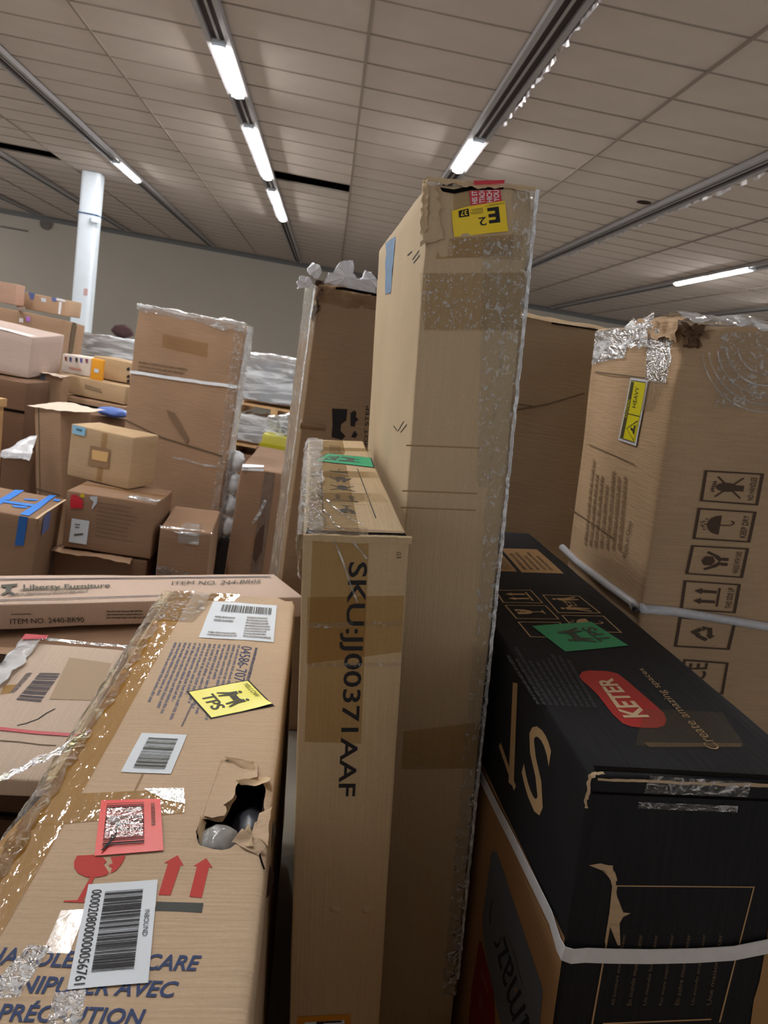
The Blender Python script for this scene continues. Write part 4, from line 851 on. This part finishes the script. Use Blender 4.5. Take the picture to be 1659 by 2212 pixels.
def scrap(pts, thick=.007):
    L0 = [s.loc(FR, p)+Vector((0, .04, 0)) for p in pts]; L = [a.lerp(b, t)+noise.noise_vector(a.lerp(b, t)*55)*.008 for a, b in zip(L0, L0[1:]+L0[:1]) for t in (0, .33, .66)]; cc = sum(L, Vector())/len(L); n = len(L)
    V = [p+noise.noise_vector(p*30)*.006+Vector((0, -thick, 0)) for p in L]+[p+noise.noise_vector(p*34)*.006+Vector((0, thick, 0)) for p in L]+[cc+Vector((0, -thick*1.8, 0)), cc+Vector((0, thick*1.8, 0))]
    Fs = [(i, (i+1) % n, n+(i+1) % n, n+i) for i in range(n)]+[(i, 2*n, (i+1) % n) for i in range(n)]+[(n+i, n+(i+1) % n, 2*n+1) for i in range(n)]
    return mesh_obj('plastic_scrap', V, Fs, M_POLY, s.e)
scrap([(700, 612), (712, 592), (724, 590), (738, 568), (756, 561), (768, 564), (768, 590), (774, 602), (816, 618), (818, 636), (760, 626), (706, 618)])
scrap([(784, 604), (796, 584), (806, 590), (822, 608), (822, 622), (790, 614)])
scrap([(667, 578), (684, 566), (692, 572), (698, 588), (690, 602), (674, 594)], .012)
scrap([(643, 612), (652, 597), (668, 598), (680, 610), (668, 624), (648, 626)], .012)
s.quad('crease', FR, [(648, 912), (700, 918), (702, 930), (646, 926)], card('kraft_worn', (140, 108, 78), var=.2), .004, curl=lambda a, b: .006*math.sin(b*3.1), ny=6)
for p in ([(700, 726), (730, 740), (760, 748)], [(712, 742), (740, 756), (778, 760)]): s.stroke('film_strand', FR, p, .002, M_FILMW, .004)
P = F['plain']; P = P[:6]+[.62]+P[7:]
s = Carton('cardboard_box', P, K6, 'plain shadowed brown box standing behind the black box, a diagonal crease across it', r=.008, amp=.004, res=.04)
D = s.D
s.polys('crease', FR, [[(1100, 886), (1180, 872), (1262, 848), (1262, 851), (1180, 876), (1100, 890)]], M_FAINT, .004)
s.polys('crease', FR, [[(1100, 868), (1150, 876), (1150, 879), (1100, 871)]], M_FAINT, .004)
s.film('top_lip', ([Vector((0, -.006, D.z-.004)), Vector((0, .01, D.z+.012))], [Vector((D.x, -.006, D.z-.012)), Vector((D.x, .01, D.z+.008))]), M_TORN, amp=.004, sc=12, nx=4, ny=40)
s.quad('flap_gap', FR, [(1190, 696), (1300, 713), (1300, 716), (1190, 700)], M_DARK, .010)
# lumpy dark object poking beside the seam of the black box is left in shade

# unseen boxes added behind the photographer to block light from there
s = Carton('cardboard_box', [-1.6, -.85, 0, .0, 0, 0, 1.55, .68, 1.22], K5, 'unseen box added behind the photographer to block light, left one of two', r=.01, res=.1)
s = Carton('cardboard_box', [.0, -.86, 0, .0, 0, 0, 1.6, .68, 1.28], K5, 'unseen box added behind the photographer to block light, right one of two', r=.01, res=.1)
# ------------------------------------------------------------------ boxes in the middle and far ground
B1 = card('kraft_a', (186, 150, 118), flute='Z', var=.08); B2 = card('kraft_b', (170, 132, 100), flute='Z', var=.10)
B3 = card('kraft_c', (150, 114, 86), flute='Z', var=.10); B4 = card('kraft_d', (192, 158, 116), flute='Z', var=.08)
B5 = card('kraft_pinkish', (196, 172, 160), flute='Z', var=.05); B6 = card('kraft_brown_dark', (120, 86, 62), flute='Z', var=.1)
M_BLT = plain('tape_bright_blue', (44, 128, 222), .45, .4); M_BLD = plain('tape_blue_dull', (96, 112, 168), .5, .4)
GB = None
def bx(key, mat, label, name='cardboard_box', P=None, amp=.004, r=.008, group=None, **k):
    P = list(P or F[key])
    return Carton(name, P, mat, label, 'box', group, r=r, amp=amp, res=.06, **k)
def seam(s, face='top', w=.05, mat=None):
    """centre tape seam along the top, running a little down the front"""
    D = s.D
    s.quad('tape', face, [Vector((D.x*.0, D.y/2-w/2, D.z)), Vector((D.x, D.y/2-w/2, D.z)), Vector((D.x, D.y/2+w/2, D.z)), Vector((0, D.y/2+w/2, D.z))], mat or M_TAPED, .002, local=True)
# long flat furniture box across the middle
s = bx('liberty', card('kraft_pale_long', (206, 178, 158), flute='X', var=.04), 'long flat pale box lying across the left, printed between two blue lines', r=.005, amp=.003)
tq = [s.loc(TP, p) for p in ((-100, 1246), (590, 1241), (360, 1297), (-115, 1305))]
for v0 in ((0, 1254, 585, 1247), (0, 1299, 352, 1288)): s.stroke('blue_line', TP, [(v0[0]-60, v0[1]+1), (v0[0], v0[1]), ((v0[0]+v0[2])/2, (v0[1]+v0[3])/2-1), (v0[2], v0[3])], .009 if v0[1] < 1270 else .006, plain('ink_slate_blue', (70, 76, 92), .7), .004)
s.text('printed_text', TP, [(50, 1266), (238, 1262), (237, 1273), (50, 1280)], 'Liberty Furniture', M_GREYINK, .004, bold=.02)
s.polys('small_print', TP, words([s.loc(TP, p) for p in ((52, 1274), (236, 1268), (234, 1280), (0, 1296))], 2, 3), M_GREYINK, .004, local=True)
s.polys('printed_emblem', TP, [[(2, 1266), (38, 1264), (36, 1269), (26, 1271), (22, 1280), (34, 1286), (26, 1287), (18, 1283), (8, 1288), (0, 1287), (12, 1281), (12, 1272), (2, 1271)]], M_GREYINK, .004)
s.text('printed_text', TP, [(372, 1258), (565, 1254), (560, 1262), (370, 1266)], 'ITEM NO. 244-BR05', M_GREYINK, .004)
s.text('printed_text', FR, [(22, 1336), (180, 1333), (182, 1344), (22, 1347)], 'ITEM NO. 2440-BR90', M_INK, .003)
s.polys('small_print', FR, words([s.loc(FR, p) for p in ((24, 1325), (80, 1324), (80, 1329), (24, 1330))], 1, 3), M_INK, .003, local=True)
s.polys('small_print', FR, words([s.loc(FR, p) for p in ((230, 1319), (330, 1317), (330, 1338), (230, 1339))], 3, 3, fill=.5), M_INK, .003, local=True)
# box that carries it
s = bx(None, B3, 'low brown box in shade under the long flat furniture box', P=[-1.42, 2.03, 0, .0, 0, 0, 1.0, .55, .672], r=.012)
s.film('loose_flap', ([Vector((.45, -.03, .682)), Vector((.45, .03, .680))], [Vector((1.0, -.02, .68)), Vector((1.0, .05, .680))]), B2, amp=.01, sc=8, nx=6, ny=30)
# carton with barcode beside the handle box, on a dark crate
P = F['qr'][:6]+[.28]+F['qr'][7:8]+[.04]
s = bx('qr', card('kraft_grey_tan', (208, 184, 162), flute='X', var=.05), 'flat tan box with faded barcode and a red strap, left of the handle-with-care box', P=P, amp=.002, r=.008)
zq = lambda L: [(x/4.608, 1340+y/4.608) for x, y in L]
st = s.polys('barcode', TP, bars([s.loc(TP, p) for p in zq([(395, 525), (155, 800), (400, 825), (600, 530)])], 20, 14), plain('ink_faded', (98, 92, 100), .8), .001, local=True)
s.polys('small_print', TP, words([s.loc(TP, p) for p in zq([(330, 520), (90, 790), (30, 790), (240, 530)])], 1, 3, fill=.8), plain('ink_faded', (98, 92, 100), .8), .001, local=True)
s.quad('taped_patch', TP, zq([(690, 375), (1110, 430), (950, 800), (490, 790)]), plain('kraft_patch', (176, 154, 128), .75), .0008)
s.stroke('pen_scrawl', TP, zq([(170, 1050), (270, 1025), (380, 985), (460, 930), (550, 885)]), .003, M_INK, .001)
st = s.stroke('red_strap', TP, zq([(-200, 1070), (0, 1085), (350, 1120), (690, 1145), (800, 1152)]), .012, plain('strap_red', (200, 60, 74), .4, .5), .002)
s.quad('brown_tape', TP, zq([(40, 650), (170, 640), (100, 730), (0, 740)]), M_TAPE, .001)
s.film('stretch_film', ([Vector((-.012, .3, -.02)), Vector((-.01, .3, .045)), Vector((.04, .3, .05))], [Vector((-.012, .6, -.02)), Vector((-.005, .59, .045)), Vector((.05, .59, .05))]), M_FILMW, amp=.006, sc=20, nx=14, ny=30)
s.film('back_edge_strap', ([Vector((.0, .585, .046)), Vector((.0, .60, .046))], [Vector((.28, .585, .046)), Vector((.30, .60, .046))]), M_FILMW, amp=.003, sc=20, nx=4, ny=20)
s.film('red_tape_end', ([Vector((.0, .575, .05)), Vector((.0, .605, .05))], [Vector((.06, .58, .054)), Vector((.06, .605, .052))]), plain('strap_red', (200, 60, 74), .4, .5), amp=.003, sc=20, nx=4, ny=8)
s.stroke('crease', TP, zq([(0, 1200), (200, 1215), (400, 1240), (560, 1250)]), .004, M_FAINT, .0008)
cr = bpy.data.objects.new('slatted_crate', None); C.objects.link(cr); cr.location = (-.98, 1.47, 0); tag(cr, 'dark wooden slatted crate in shadow under the flat box with the red strap', 'crate')
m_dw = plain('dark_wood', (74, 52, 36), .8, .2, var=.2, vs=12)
for x in (0, .56):
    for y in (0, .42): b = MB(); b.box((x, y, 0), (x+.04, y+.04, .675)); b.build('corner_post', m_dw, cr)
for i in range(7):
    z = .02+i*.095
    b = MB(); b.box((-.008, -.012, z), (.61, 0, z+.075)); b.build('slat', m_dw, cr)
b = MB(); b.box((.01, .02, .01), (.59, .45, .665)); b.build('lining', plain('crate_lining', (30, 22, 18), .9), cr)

# ---- stack in the middle
T = F['talls']
s = bx('talls', B2, 'tall flat brown box bound by one white strap near its top', amp=.006, crush=[((T[6], 0, T[8]), .08, .02)])
D = s.D
s.film('white_strap', ([Vector((-.004, -.006, D.z-.435)), Vector((-.004, -.006, D.z-.415))], [Vector((D.x+.004, -.008, D.z-.40)), Vector((D.x+.004, -.008, D.z-.38))]), M_STRAP, amp=.002, sc=10, nx=2, ny=30)
s.film('stretch_film', ([Vector((.0, -.008, D.z-.03)), Vector((.0, -.012, D.z+.01)), Vector((0, .05, D.z+.012))], [Vector((D.x, -.008, D.z-.05)), Vector((D.x, -.012, D.z+.01)), Vector((D.x, .05, D.z+.012))]), M_FILMW, amp=.01, sc=14, nx=8, ny=50)
s.film('stretch_film', ([Vector((D.x-.07, -.008, D.z)), Vector((D.x+.01, -.01, D.z)), Vector((D.x+.014, .12, D.z))], [Vector((D.x-.04, -.008, .05)), Vector((D.x+.01, -.01, .05)), Vector((D.x+.014, .12, .05))]), M_FILM, amp=.008, sc=20, nx=12, ny=110)
s.polys('small_print', FR, words([s.loc(FR, p) for p in ((300, 780), (428, 800), (385, 822), (300, 806))], 3, 9, fill=.5), M_FAINT, .005, local=True)
s.polys('triangle_print', FR, [[(360, 885), (378, 892), (410, 950), (404, 958), (366, 900)]], plain('kraft_shade', (126, 100, 78), .8), .005)
s.quad('tape', FR, [(352, 720), (450, 742), (448, 772), (350, 750)], M_TAPED, .004)
s.stroke('crease', FR, [(266, 905), (350, 945), (480, 985)], .01, M_FAINT, .004)
s.stroke('film_strand', FR, [(375, 988), (400, 992), (430, 1002), (470, 1008)], .012, M_FILMW, .01)
s = bx('mid', B4, 'brown box with tan label in a taped square, topmost of its stack')
s.quad('tape', FR, [(222, 934), (234, 937), (220, 1042), (208, 1038)], M_TAPED, .003)
Q = [(196, 962), (240, 971), (236, 1012), (190, 1004)]
s.quad('taped_square', FR, Q, plain('tape_square', (150, 120, 88), .6), .004)
s.quad('tan_label', FR, [(200, 971), (236, 977), (233, 998), (200, 992)], plain('label_tan', (216, 176, 116), .5), .006)
st = s.quad('blue_label', FR, [(158, 917), (187, 924), (184, 942), (157, 936)], plain('label_sky', (150, 200, 228), .5), .006)
s.quad('label_print', FR, [(167, 925), (179, 928), (178, 932), (166, 929)], plain('ink_sky', (70, 110, 140), .6), .008, parent=st)
s = bx('redst', B3, 'brown box with a red sticker and white shipping label, middle of its stack', crush=[((F['redst'][6], 0, F['redst'][8]), .06, .012)])
s.polys('red_sticker', FR, [[(155, 1068), (166, 1068), (173, 1074), (181, 1082), (179, 1098), (153, 1097), (153, 1080)]], plain('sticker_crimson', (196, 26, 44), .4, .5), .006)
s.quad('yellow_dot', FR, [(175, 1066), (184, 1068), (182, 1075), (174, 1073)], plain('sticker_gold', (210, 180, 30), .5), .007)
st = s.quad('white_label', FR, [(156, 1119), (194, 1125), (187, 1176), (149, 1170)], M_LABEL, .006)
s.polys('label_print', FR, [[(161, 1153), (180, 1151), (181, 1155), (161, 1157)], [(163, 1131), (174, 1132), (174, 1134), (163, 1133)], [(163, 1137), (172, 1138), (172, 1140), (163, 1139)]], M_GREYINK, .008, parent=st)
s.polys('small_mark', FR, [[(195, 1072), (211, 1072), (210, 1086), (200, 1100), (198, 1098), (203, 1084), (196, 1078)]], plain('mark_white', (190, 196, 204), .6), .006)
s.polys('small_print', FR, words([s.loc(FR, p) for p in ((212, 1084), (310, 1100), (300, 1180), (205, 1164))], 9, 21, fill=.3), M_FAINT, .005, local=True)
s.film('top_film', ([Vector((.3, .02, s.D.z+.004)), Vector((.3, .1, s.D.z+.004))], [Vector((s.D.x, .0, s.D.z+.006)), Vector((s.D.x, .1, s.D.z+.004))]), M_FILMW, amp=.006, sc=20, nx=8, ny=20)
seam(s)
s = bx('under', B6, 'dark brown box under the red-stickered box, loose bent top flap')
D = s.D; s.film('loose_flap', ([Vector((.0, -.04, D.z-.0)), Vector((.0, .01, D.z+.006))], [Vector((.42, -.05, D.z-.012)), Vector((.42, .01, D.z+.004))]), B2, amp=.008, sc=9, nx=5, ny=24)
s = bx('small', B3, 'small upright brown box with shiny clear tape over its front top edge')
D = s.D
s.quad('clear_tape', FR, [Vector((.10, 0, D.z)), Vector((.21, 0, D.z)), Vector((.21, 0, D.z-.07)), Vector((.10, 0, D.z-.07))], M_FILMW, .004, local=True)
s.quad('clear_tape', TP, [Vector((.10, 0, D.z)), Vector((.21, 0, D.z)), Vector((.2, .16, D.z)), Vector((.11, .16, D.z))], M_FILM, .004, local=True)
s.film('top_film', ([Vector((.0, -.004, D.z-.01)), Vector((.0, .03, D.z+.004))], [Vector((D.x, -.004, D.z-.01)), Vector((D.x, .03, D.z+.004))]), M_FILMW, amp=.005, sc=24, nx=6, ny=24)
s.film('stretch_film', ([Vector((0, -.006, D.z-.2)), Vector((0, -.006, D.z-.26))], [Vector((D.x, -.006, D.z-.25)), Vector((D.x, -.006, D.z-.33))]), M_FILM, amp=.006, sc=24, nx=6, ny=24)
# blue-taped box
s = bx('bluetape', B3, 'brown box crossed with bright blue tape, lower left')
zb = lambda L: [(x/4.608, 840+y/4.608) for x, y in L]
for q in ([(150, 1012), (240, 1018), (90, 1110), (-20, 1112)], [(-80, 1096), (380, 1160), (370, 1185), (-80, 1118)], [(490, 1065), (560, 1068), (290, 1270), (195, 1255)], [(235, 1095), (375, 1105), (370, 1120), (250, 1112)], [(110, 1160), (270, 1175), (265, 1195), (140, 1185)], [(545, 1100), (600, 1112), (590, 1130), (520, 1120)], [(-90, 1090), (60, 1105), (0, 1160), (-120, 1165)]):
    s.quad('blue_tape', TP, zb(q), M_BLT, .004)
s.quad('blue_tape', FR, zb([(193, 1262), (280, 1276), (235, 1560), (148, 1556)]), plain('tape_blue_deep', (28, 92, 168), .45, .4), .004)
s.quad('clear_tape', RT, [Vector((s.D.x, .06, s.D.z)), Vector((s.D.x, .2, s.D.z)), Vector((s.D.x, .2, s.D.z-.10)), Vector((s.D.x, .06, s.D.z-.10))], M_BLD, .004, local=True)
s.stroke('top_edge_strip', TP, zb([(360, 1300), (440, 1240), (540, 1180), (650, 1110)]), .012, plain('kraft_light_edge', (206, 180, 150), .7), .004)
# standing box with white paper on top
s = bx('stand', B2, 'tall narrow brown box with a floppy white-topped flap, left of the middle stack', amp=.004)
D = s.D
s.film('top_flap', ([Vector((-.03, -.03, D.z+.006)), Vector((-.03, .1, D.z+.012)), Vector((-.03, .26, D.z+.02))], [Vector((.40, .0, D.z+.004)), Vector((.42, .1, D.z+.012)), Vector((.38, .26, D.z+.01))]), plain('paper_cream', (222, 204, 186), .6, var=.05), amp=.008, sc=6, nx=8, ny=26)
s.stroke('crease', FR, [Vector((.035, 0, D.z)), Vector((.035, 0, .2))], .006, M_FAINT, .004, local=True)
s.stroke('crease', FR, [Vector((0, 0, .42)), Vector((D.x, 0, .40))], .006, M_FAINT, .004, local=True)
s = bx(None, B6, 'dark brown box half hidden right behind the tall narrow box', P=[-1.54, 5.34, 0, -.10, 0, 0, .2, .18, .84])
s = bx('whitetop', B6, 'short dark brown box with crumpled shiny white wrapping on top, left edge')
D = s.D
for a in range(1): s.film('wrapping', ([Vector((-.01, -.02, D.z-.02)), Vector((.0, .0, D.z+.012)), Vector((.05, .12, D.z+.04)), Vector((.08, .18, D.z+.07))], [Vector((D.x, -.02, D.z-.03)), Vector((D.x, .0, D.z+.012)), Vector((D.x, .12, D.z+.07)), Vector((D.x, .18, D.z+.12))]), M_POLY, amp=.012, sc=14, nx=12, ny=16)
# wooden frame at far left
wf = bpy.data.objects.new('wooden_frame', None); C.objects.link(wf); wf.location = (-2.75, 5.35, 0); wf.rotation_euler = (0, 0, -.1); tag(wf, 'pale wooden frame with a light top rail standing at the left edge', 'frame')
m_w = plain('pine_wood', (206, 166, 118), .6, .3, var=.12, vs=14)
b = MB(); b.box((-.3, 0, .92), (.56, .09, .975)); b.build('top_rail', m_w, wf)
for x in (-.28, .12, .50): b = MB(); b.box((x, .02, 0), (x+.05, .07, .92)); b.build('post', m_w, wf)
b = MB(); b.box((.2, .045, .35), (.5, .06, .86)); b.build('panel', plain('ply_brown', (158, 116, 76), .7, var=.15), wf)
b = MB(); b.box((-.26, .045, .3), (.12, .06, .8)); b.build('panel', plain('ply_tan', (140, 116, 84), .7, var=.15), wf)
# upper left
s = bx('pink', B5, 'big pale pinkish box in the upper left stack, corner facing the camera')
s.film('top_paper', ([Vector((.1, -.004, s.D.z+.004)), Vector((.1, .12, s.D.z+.006))], [Vector((s.D.x-.02, -.004, s.D.z+.004)), Vector((s.D.x-.02, .1, s.D.z+.006))]), plain('paper_white', (236, 226, 222), .5), amp=.004, sc=6, nx=5, ny=14)
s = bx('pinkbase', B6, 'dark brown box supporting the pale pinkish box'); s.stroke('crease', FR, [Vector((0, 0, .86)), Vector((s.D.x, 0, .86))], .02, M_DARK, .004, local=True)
s = bx('long_upper', B2, 'long brown box with a dark tape band near its right end, upper left', amp=.006)
s.quad('dark_tape', RT, [Vector((s.D.x, .16, s.D.z)), Vector((s.D.x, .24, s.D.z)), Vector((s.D.x, .24, .9)), Vector((s.D.x, .16, .9))], plain('tape_olive', (104, 88, 70), .5), .005, local=True)
s.quad('dark_tape', FR, [(159, 701), (167, 704), (158, 760), (150, 757)], plain('tape_olive', (104, 88, 70), .5), .005)
s.polys('violet_dot', FR, [[(57, 684), (66, 685), (66, 695), (57, 694)]], plain('dot_violet', (184, 120, 210), .5), .006)
s.polys('white_dot', FR, [[(42, 687), (51, 688), (51, 697), (42, 696)]], plain('dot_white', (214, 206, 206), .5), .006)
s.polys('white_label', TP, [[(38, 665), (54, 664), (56, 672), (40, 674)]], plain('paper_white', (236, 226, 222), .5), .006)
s = bx('bluetops', B1, 'brown box with torn blue tape pieces along its top, beside the column')
for q in ([(40, 627), (56, 628), (54, 636), (40, 634)], [(62, 631), (76, 634), (72, 648), (66, 646)], [(112, 642), (124, 644), (122, 652), (113, 650)]): s.quad('blue_tape', FR, q, M_BLD, .006)
s.quad('grey_tape', FR, [(122, 643), (143, 649), (142, 653), (122, 648)], M_STRAP, .006); s.quad('white_sticker', FR, [(89, 643), (100, 645), (100, 653), (90, 652)], M_LABEL, .006)
s.quad('clear_tape', FR, [(128, 652), (134, 653), (131, 679), (126, 678)], M_STRAP, .005)
s = bx('leftmost', card('kraft_reddish', (186, 144, 120), flute='Z'), 'reddish brown box at the top left corner of the stack, at the photo edge')
s = bx('darktape', B2, 'upright brown box with a grey-blue vertical tape stripe, under the pale pinkish box')
s.quad('grey_tape', FR, [(88, 806), (99, 809), (92, 874), (83, 872)], plain('tape_greyblue', (96, 100, 108), .5), .005)
s.film('top_flap', ([Vector((-.01, -.03, s.D.z+.006)), Vector((-.01, .11, s.D.z+.008))], [Vector((.29, -.03, s.D.z-.008)), Vector((.29, .11, s.D.z+.006))]), plain('paper_cream', (222, 204, 186), .6, var=.05), amp=.008, sc=8, nx=5, ny=16)
s.polys('round_mark', FR, [[(70, 845), (76, 842), (80, 848), (77, 856), (70, 854)]], plain('mark_grey', (104, 92, 88), .7), .005)
s.polys('white_tag', FR, [[(97, 848), (103, 838), (108, 841), (102, 852)]], M_LABEL, .005)
s = bx('whiteprint', card('printed_white_box', (220, 208, 198), var=.04), 'white box with coloured printed pictures in a row, left of the orange envelope')
for k, (x, c) in enumerate(((140, (130, 70, 60)), (150, (70, 80, 140)), (163, (60, 60, 70)), (173, (90, 80, 150)), (185, (130, 70, 90)))):
    s.polys('printed_picture', FR, [[(x, 770+k*1.2), (x+6, 771+k*1.2), (x+5, 780+k*1.2), (x+1, 779+k*1.2)]], plain('print_%d' % k, c, .6), .005)
s.polys('red_print', FR, [[(150, 792), (176, 797), (176, 801), (150, 796)]], plain('print_salmon2', (206, 150, 136), .6), .005)
s = bx('orange', plain('envelope_orange', (232, 160, 40), .5, .4), 'bright orange padded envelope standing against the boxes', name='envelope', r=.01, amp=.004); s.e['category'] = 'envelope'; s.bodyo.name = 'pouch'
s.quad('white_sticker', FR, [(204, 796), (214, 798), (213, 806), (204, 804)], M_LABEL, .006)
_p = list(F['brownback']); _p[0] += .02; _p[6] -= .02; _p[2] += .025; _p[8] -= .025
s = bx('brownback', B4, P=_p, label= 'brown box right of the orange envelope with small dark marks at its right end')
for y in (796, 812, 822): s.polys('dark_mark', FR, [[(274, y), (280, y-3), (281, y+4), (275, y+5)]], M_INK, .006)
s = bx('longbox', B4, 'long low brown box with two lines of print, beneath the orange envelope')
s.polys('small_print', FR, words([s.loc(FR, p) for p in ((184, 830), (226, 843), (226, 852), (184, 840))], 2, 9, fill=.7), M_FAINT, .005, local=True)
s = bx('longlow', B2, 'brown box directly below the long low box with print')
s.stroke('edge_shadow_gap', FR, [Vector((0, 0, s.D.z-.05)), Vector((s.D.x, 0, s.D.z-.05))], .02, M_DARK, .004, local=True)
s = bx(None, B6, 'brown box low behind the blue bag, mostly hidden', P=[-1.72, 5.62, 0, -.2, 0, 0, .5, .3, .925])
bg_ = blob('blue_bag', (-1.52, 5.60, .968), .04, plain('bag_blue', (86, 116, 190), .4, .4), None, 5, .15, (3.0, 2.2, .9)); tag(bg_, 'small blue bag lying behind the square-ended brown box', 'bag')
# wrapped pallets
def pallet(x, y, z, yaw, w, d, label):
    e = bpy.data.objects.new('wooden_pallet', None); C.objects.link(e); e.location = (x, y, z); e.rotation_euler = (0, 0, yaw); tag(e, label, 'pallet')
    for i in range(5): b = MB(); b.box((0, i*(d-.09)/4, .07), (w, i*(d-.09)/4+.09, .09)); b.build('deck_board', m_w, e)
    for i in range(3): b = MB(); b.box((i*(w-.06)/2, 0, .0), (i*(w-.06)/2+.06, d, .07)); b.build('stringer', m_w, e)
    return e
def wrapped(key, label, P=None, mat=None, parts=3, seed=1):
    P = list(P or F[key]); s = Carton('wrapped_load', P, mat or B2, label, 'wrapped goods', r=.01, amp=.004, res=.08, body='inner_boxes'); D = s.D
    rnd = random.Random(seed); x = 0
    for i in range(parts):
        w = D.x/parts; c = rnd.choice([B1, B2, plain('grey_goods', (150, 152, 160), .6), plain('pale_goods', (206, 200, 190), .6)])
        h = D.z*rnd.uniform(.55, .95); b = MB(); b.box((i*w+.01, -.012, .01), ((i+1)*w-.01, .02, h)); b.build('packed_item', c, s.e)
    s.film('stretch_film', ([Vector((-.015, .1, .02)), Vector((-.015, -.025, .02)), Vector((D.x+.015, -.025, .02)), Vector((D.x+.015, .1, .02))], [Vector((-.02, .1, D.z+.01)), Vector((-.02, -.025, D.z+.01)), Vector((D.x+.02, -.025, D.z+.01)), Vector((D.x+.02, .1, D.z+.01))]), M_WRAP, amp=.012, sc=9, nx=40, ny=26)
    s.film('stretch_film', ([Vector((-.02, -.025, D.z+.01)), Vector((-.02, D.y, D.z+.012))], [Vector((D.x+.02, -.025, D.z+.01)), Vector((D.x+.02, D.y, D.z+.012))]), M_WRAP, amp=.012, sc=9, nx=12, ny=24)
    return s
wrapped('wrapmid', 'film-wrapped load between the white column and the tall strapped box', parts=3, seed=4)
cb = blob('dark_bundle', (-2.42, 9.0, 1.505), .075, plain('bundle_maroon', (66, 44, 44), .8), None, 5, .18, (1.6, 1.2, 1.0)); tag(cb, 'small dark maroon bundle on top of the wrapped load beside the column', 'bundle')
wrapped('wraptop', 'upper film-wrapped load of boxes behind the tall strapped box, right side', parts=4, seed=2)
pallet(-.78, 6.70, 1.012, -.1, .72, .6, 'wooden pallet under the upper film-wrapped load')
wrapped('wraplow', 'lower film-wrapped load, between the two wooden pallets', P=F['wraplow'][:6]+[.31, .5, .22], parts=2, seed=3)
wrapped(None, 'film-wrapped boxes under the upper pallet, right of the shiny lower load', P=[-.33, 6.52, .775, -.1, 0, 0, .27, .5, .215], parts=2, seed=12)
pallet(-.76, 6.48, .675, -.1, .76, .62, 'wooden pallet under the lower film-wrapped load')
s = bx(None, B3, 'brown box carrying the lower wooden pallet at the far centre', P=[-.74, 6.52, 0, -.1, 0, 0, .7, .55, .67])
s = Carton('plastic_bin', F['yellow'], plain('bin_yellow', (196, 190, 84), .35, .5), 'pale yellow plastic bin with clear bags on top, beside the lower pallet', 'bin', r=.02, amp=.004, res=.05, body='tub')
D = s.D; b = MB(); b.box((-.01, -.012, 0), (D.x+.01, -.0, .03)); b.build('base_rim', plain('bin_olive', (176, 172, 40), .4, .5), s.e)
s.film('clear_bag', ([Vector((.0, .0, D.z)), Vector((.02, .05, D.z+.14)), Vector((.0, .18, D.z))], [Vector((.27, .0, D.z)), Vector((.25, .06, D.z+.2)), Vector((.27, .18, D.z))]), M_FILMW, amp=.025, sc=9, nx=16, ny=20)
b = MB(); b.box((.14, .04, D.z+.02), (.25, .12, D.z+.1)); b.build('dark_item', plain('item_dark', (60, 66, 68), .5), s.e)
bb = bx(None, B3, 'brown box under the pale yellow plastic bin, mostly hidden', P=[-.48, 5.94, 0, -.12, 0, 0, .36, .3, .838])
s = bx('sixteen', B3, 'upright brown box with dark streaks, left of the DO NOT STEP box', P=F['sixteen'][:7]+[1.1]+F['sixteen'][8:], amp=.004)
D = s.D
s.quad('white_tape', FR, [(523, 1010), (570, 1012), (570, 1018), (522, 1016)], M_STRAP, .004); s.quad('white_tape', TP, [(524, 1004), (570, 1006), (570, 1011), (523, 1010)], M_STRAP, .004)
s.quad('dark_strip', FR, [(572, 1020), (594, 1022), (566, 1236), (540, 1236)], plain('strip_greybrown', (118, 100, 88), .6, var=.25, vs=20), .003)
s.polys('worn_streak', FR, [[(562, 1140), (572, 1130), (566, 1190), (552, 1215), (546, 1205), (550, 1165)]], plain('streak_dark', (78, 60, 48), .8), .005)
s.stroke('film_strand', FR, [(574, 1080), (560, 1110), (546, 1130)], .02, M_FILMW, .008)
# foil-like wrapped rolls in the gap
e = bpy.data.objects.new('wrapped_rolls', None); C.objects.link(e); b = MB(); b.box((-.06, -.2, 0), (.12, -.02, .32)); b.build('dark_base', plain('base_dark', (40, 36, 36), .7), e); e.location = (-.58, 5.05, 0); tag(e, 'column of film-wrapped rolls in the gap right of the tall strapped box', 'wrapped goods')
for i in range(4):
    a = Vector((.065, -.12, .40+.15*i)); bl = blob('roll', a, .066, plain('roll_silver', (232, 238, 244), .4, .6, var=.2, vs=25), e, i, .15, (.85, .8, 1.1))
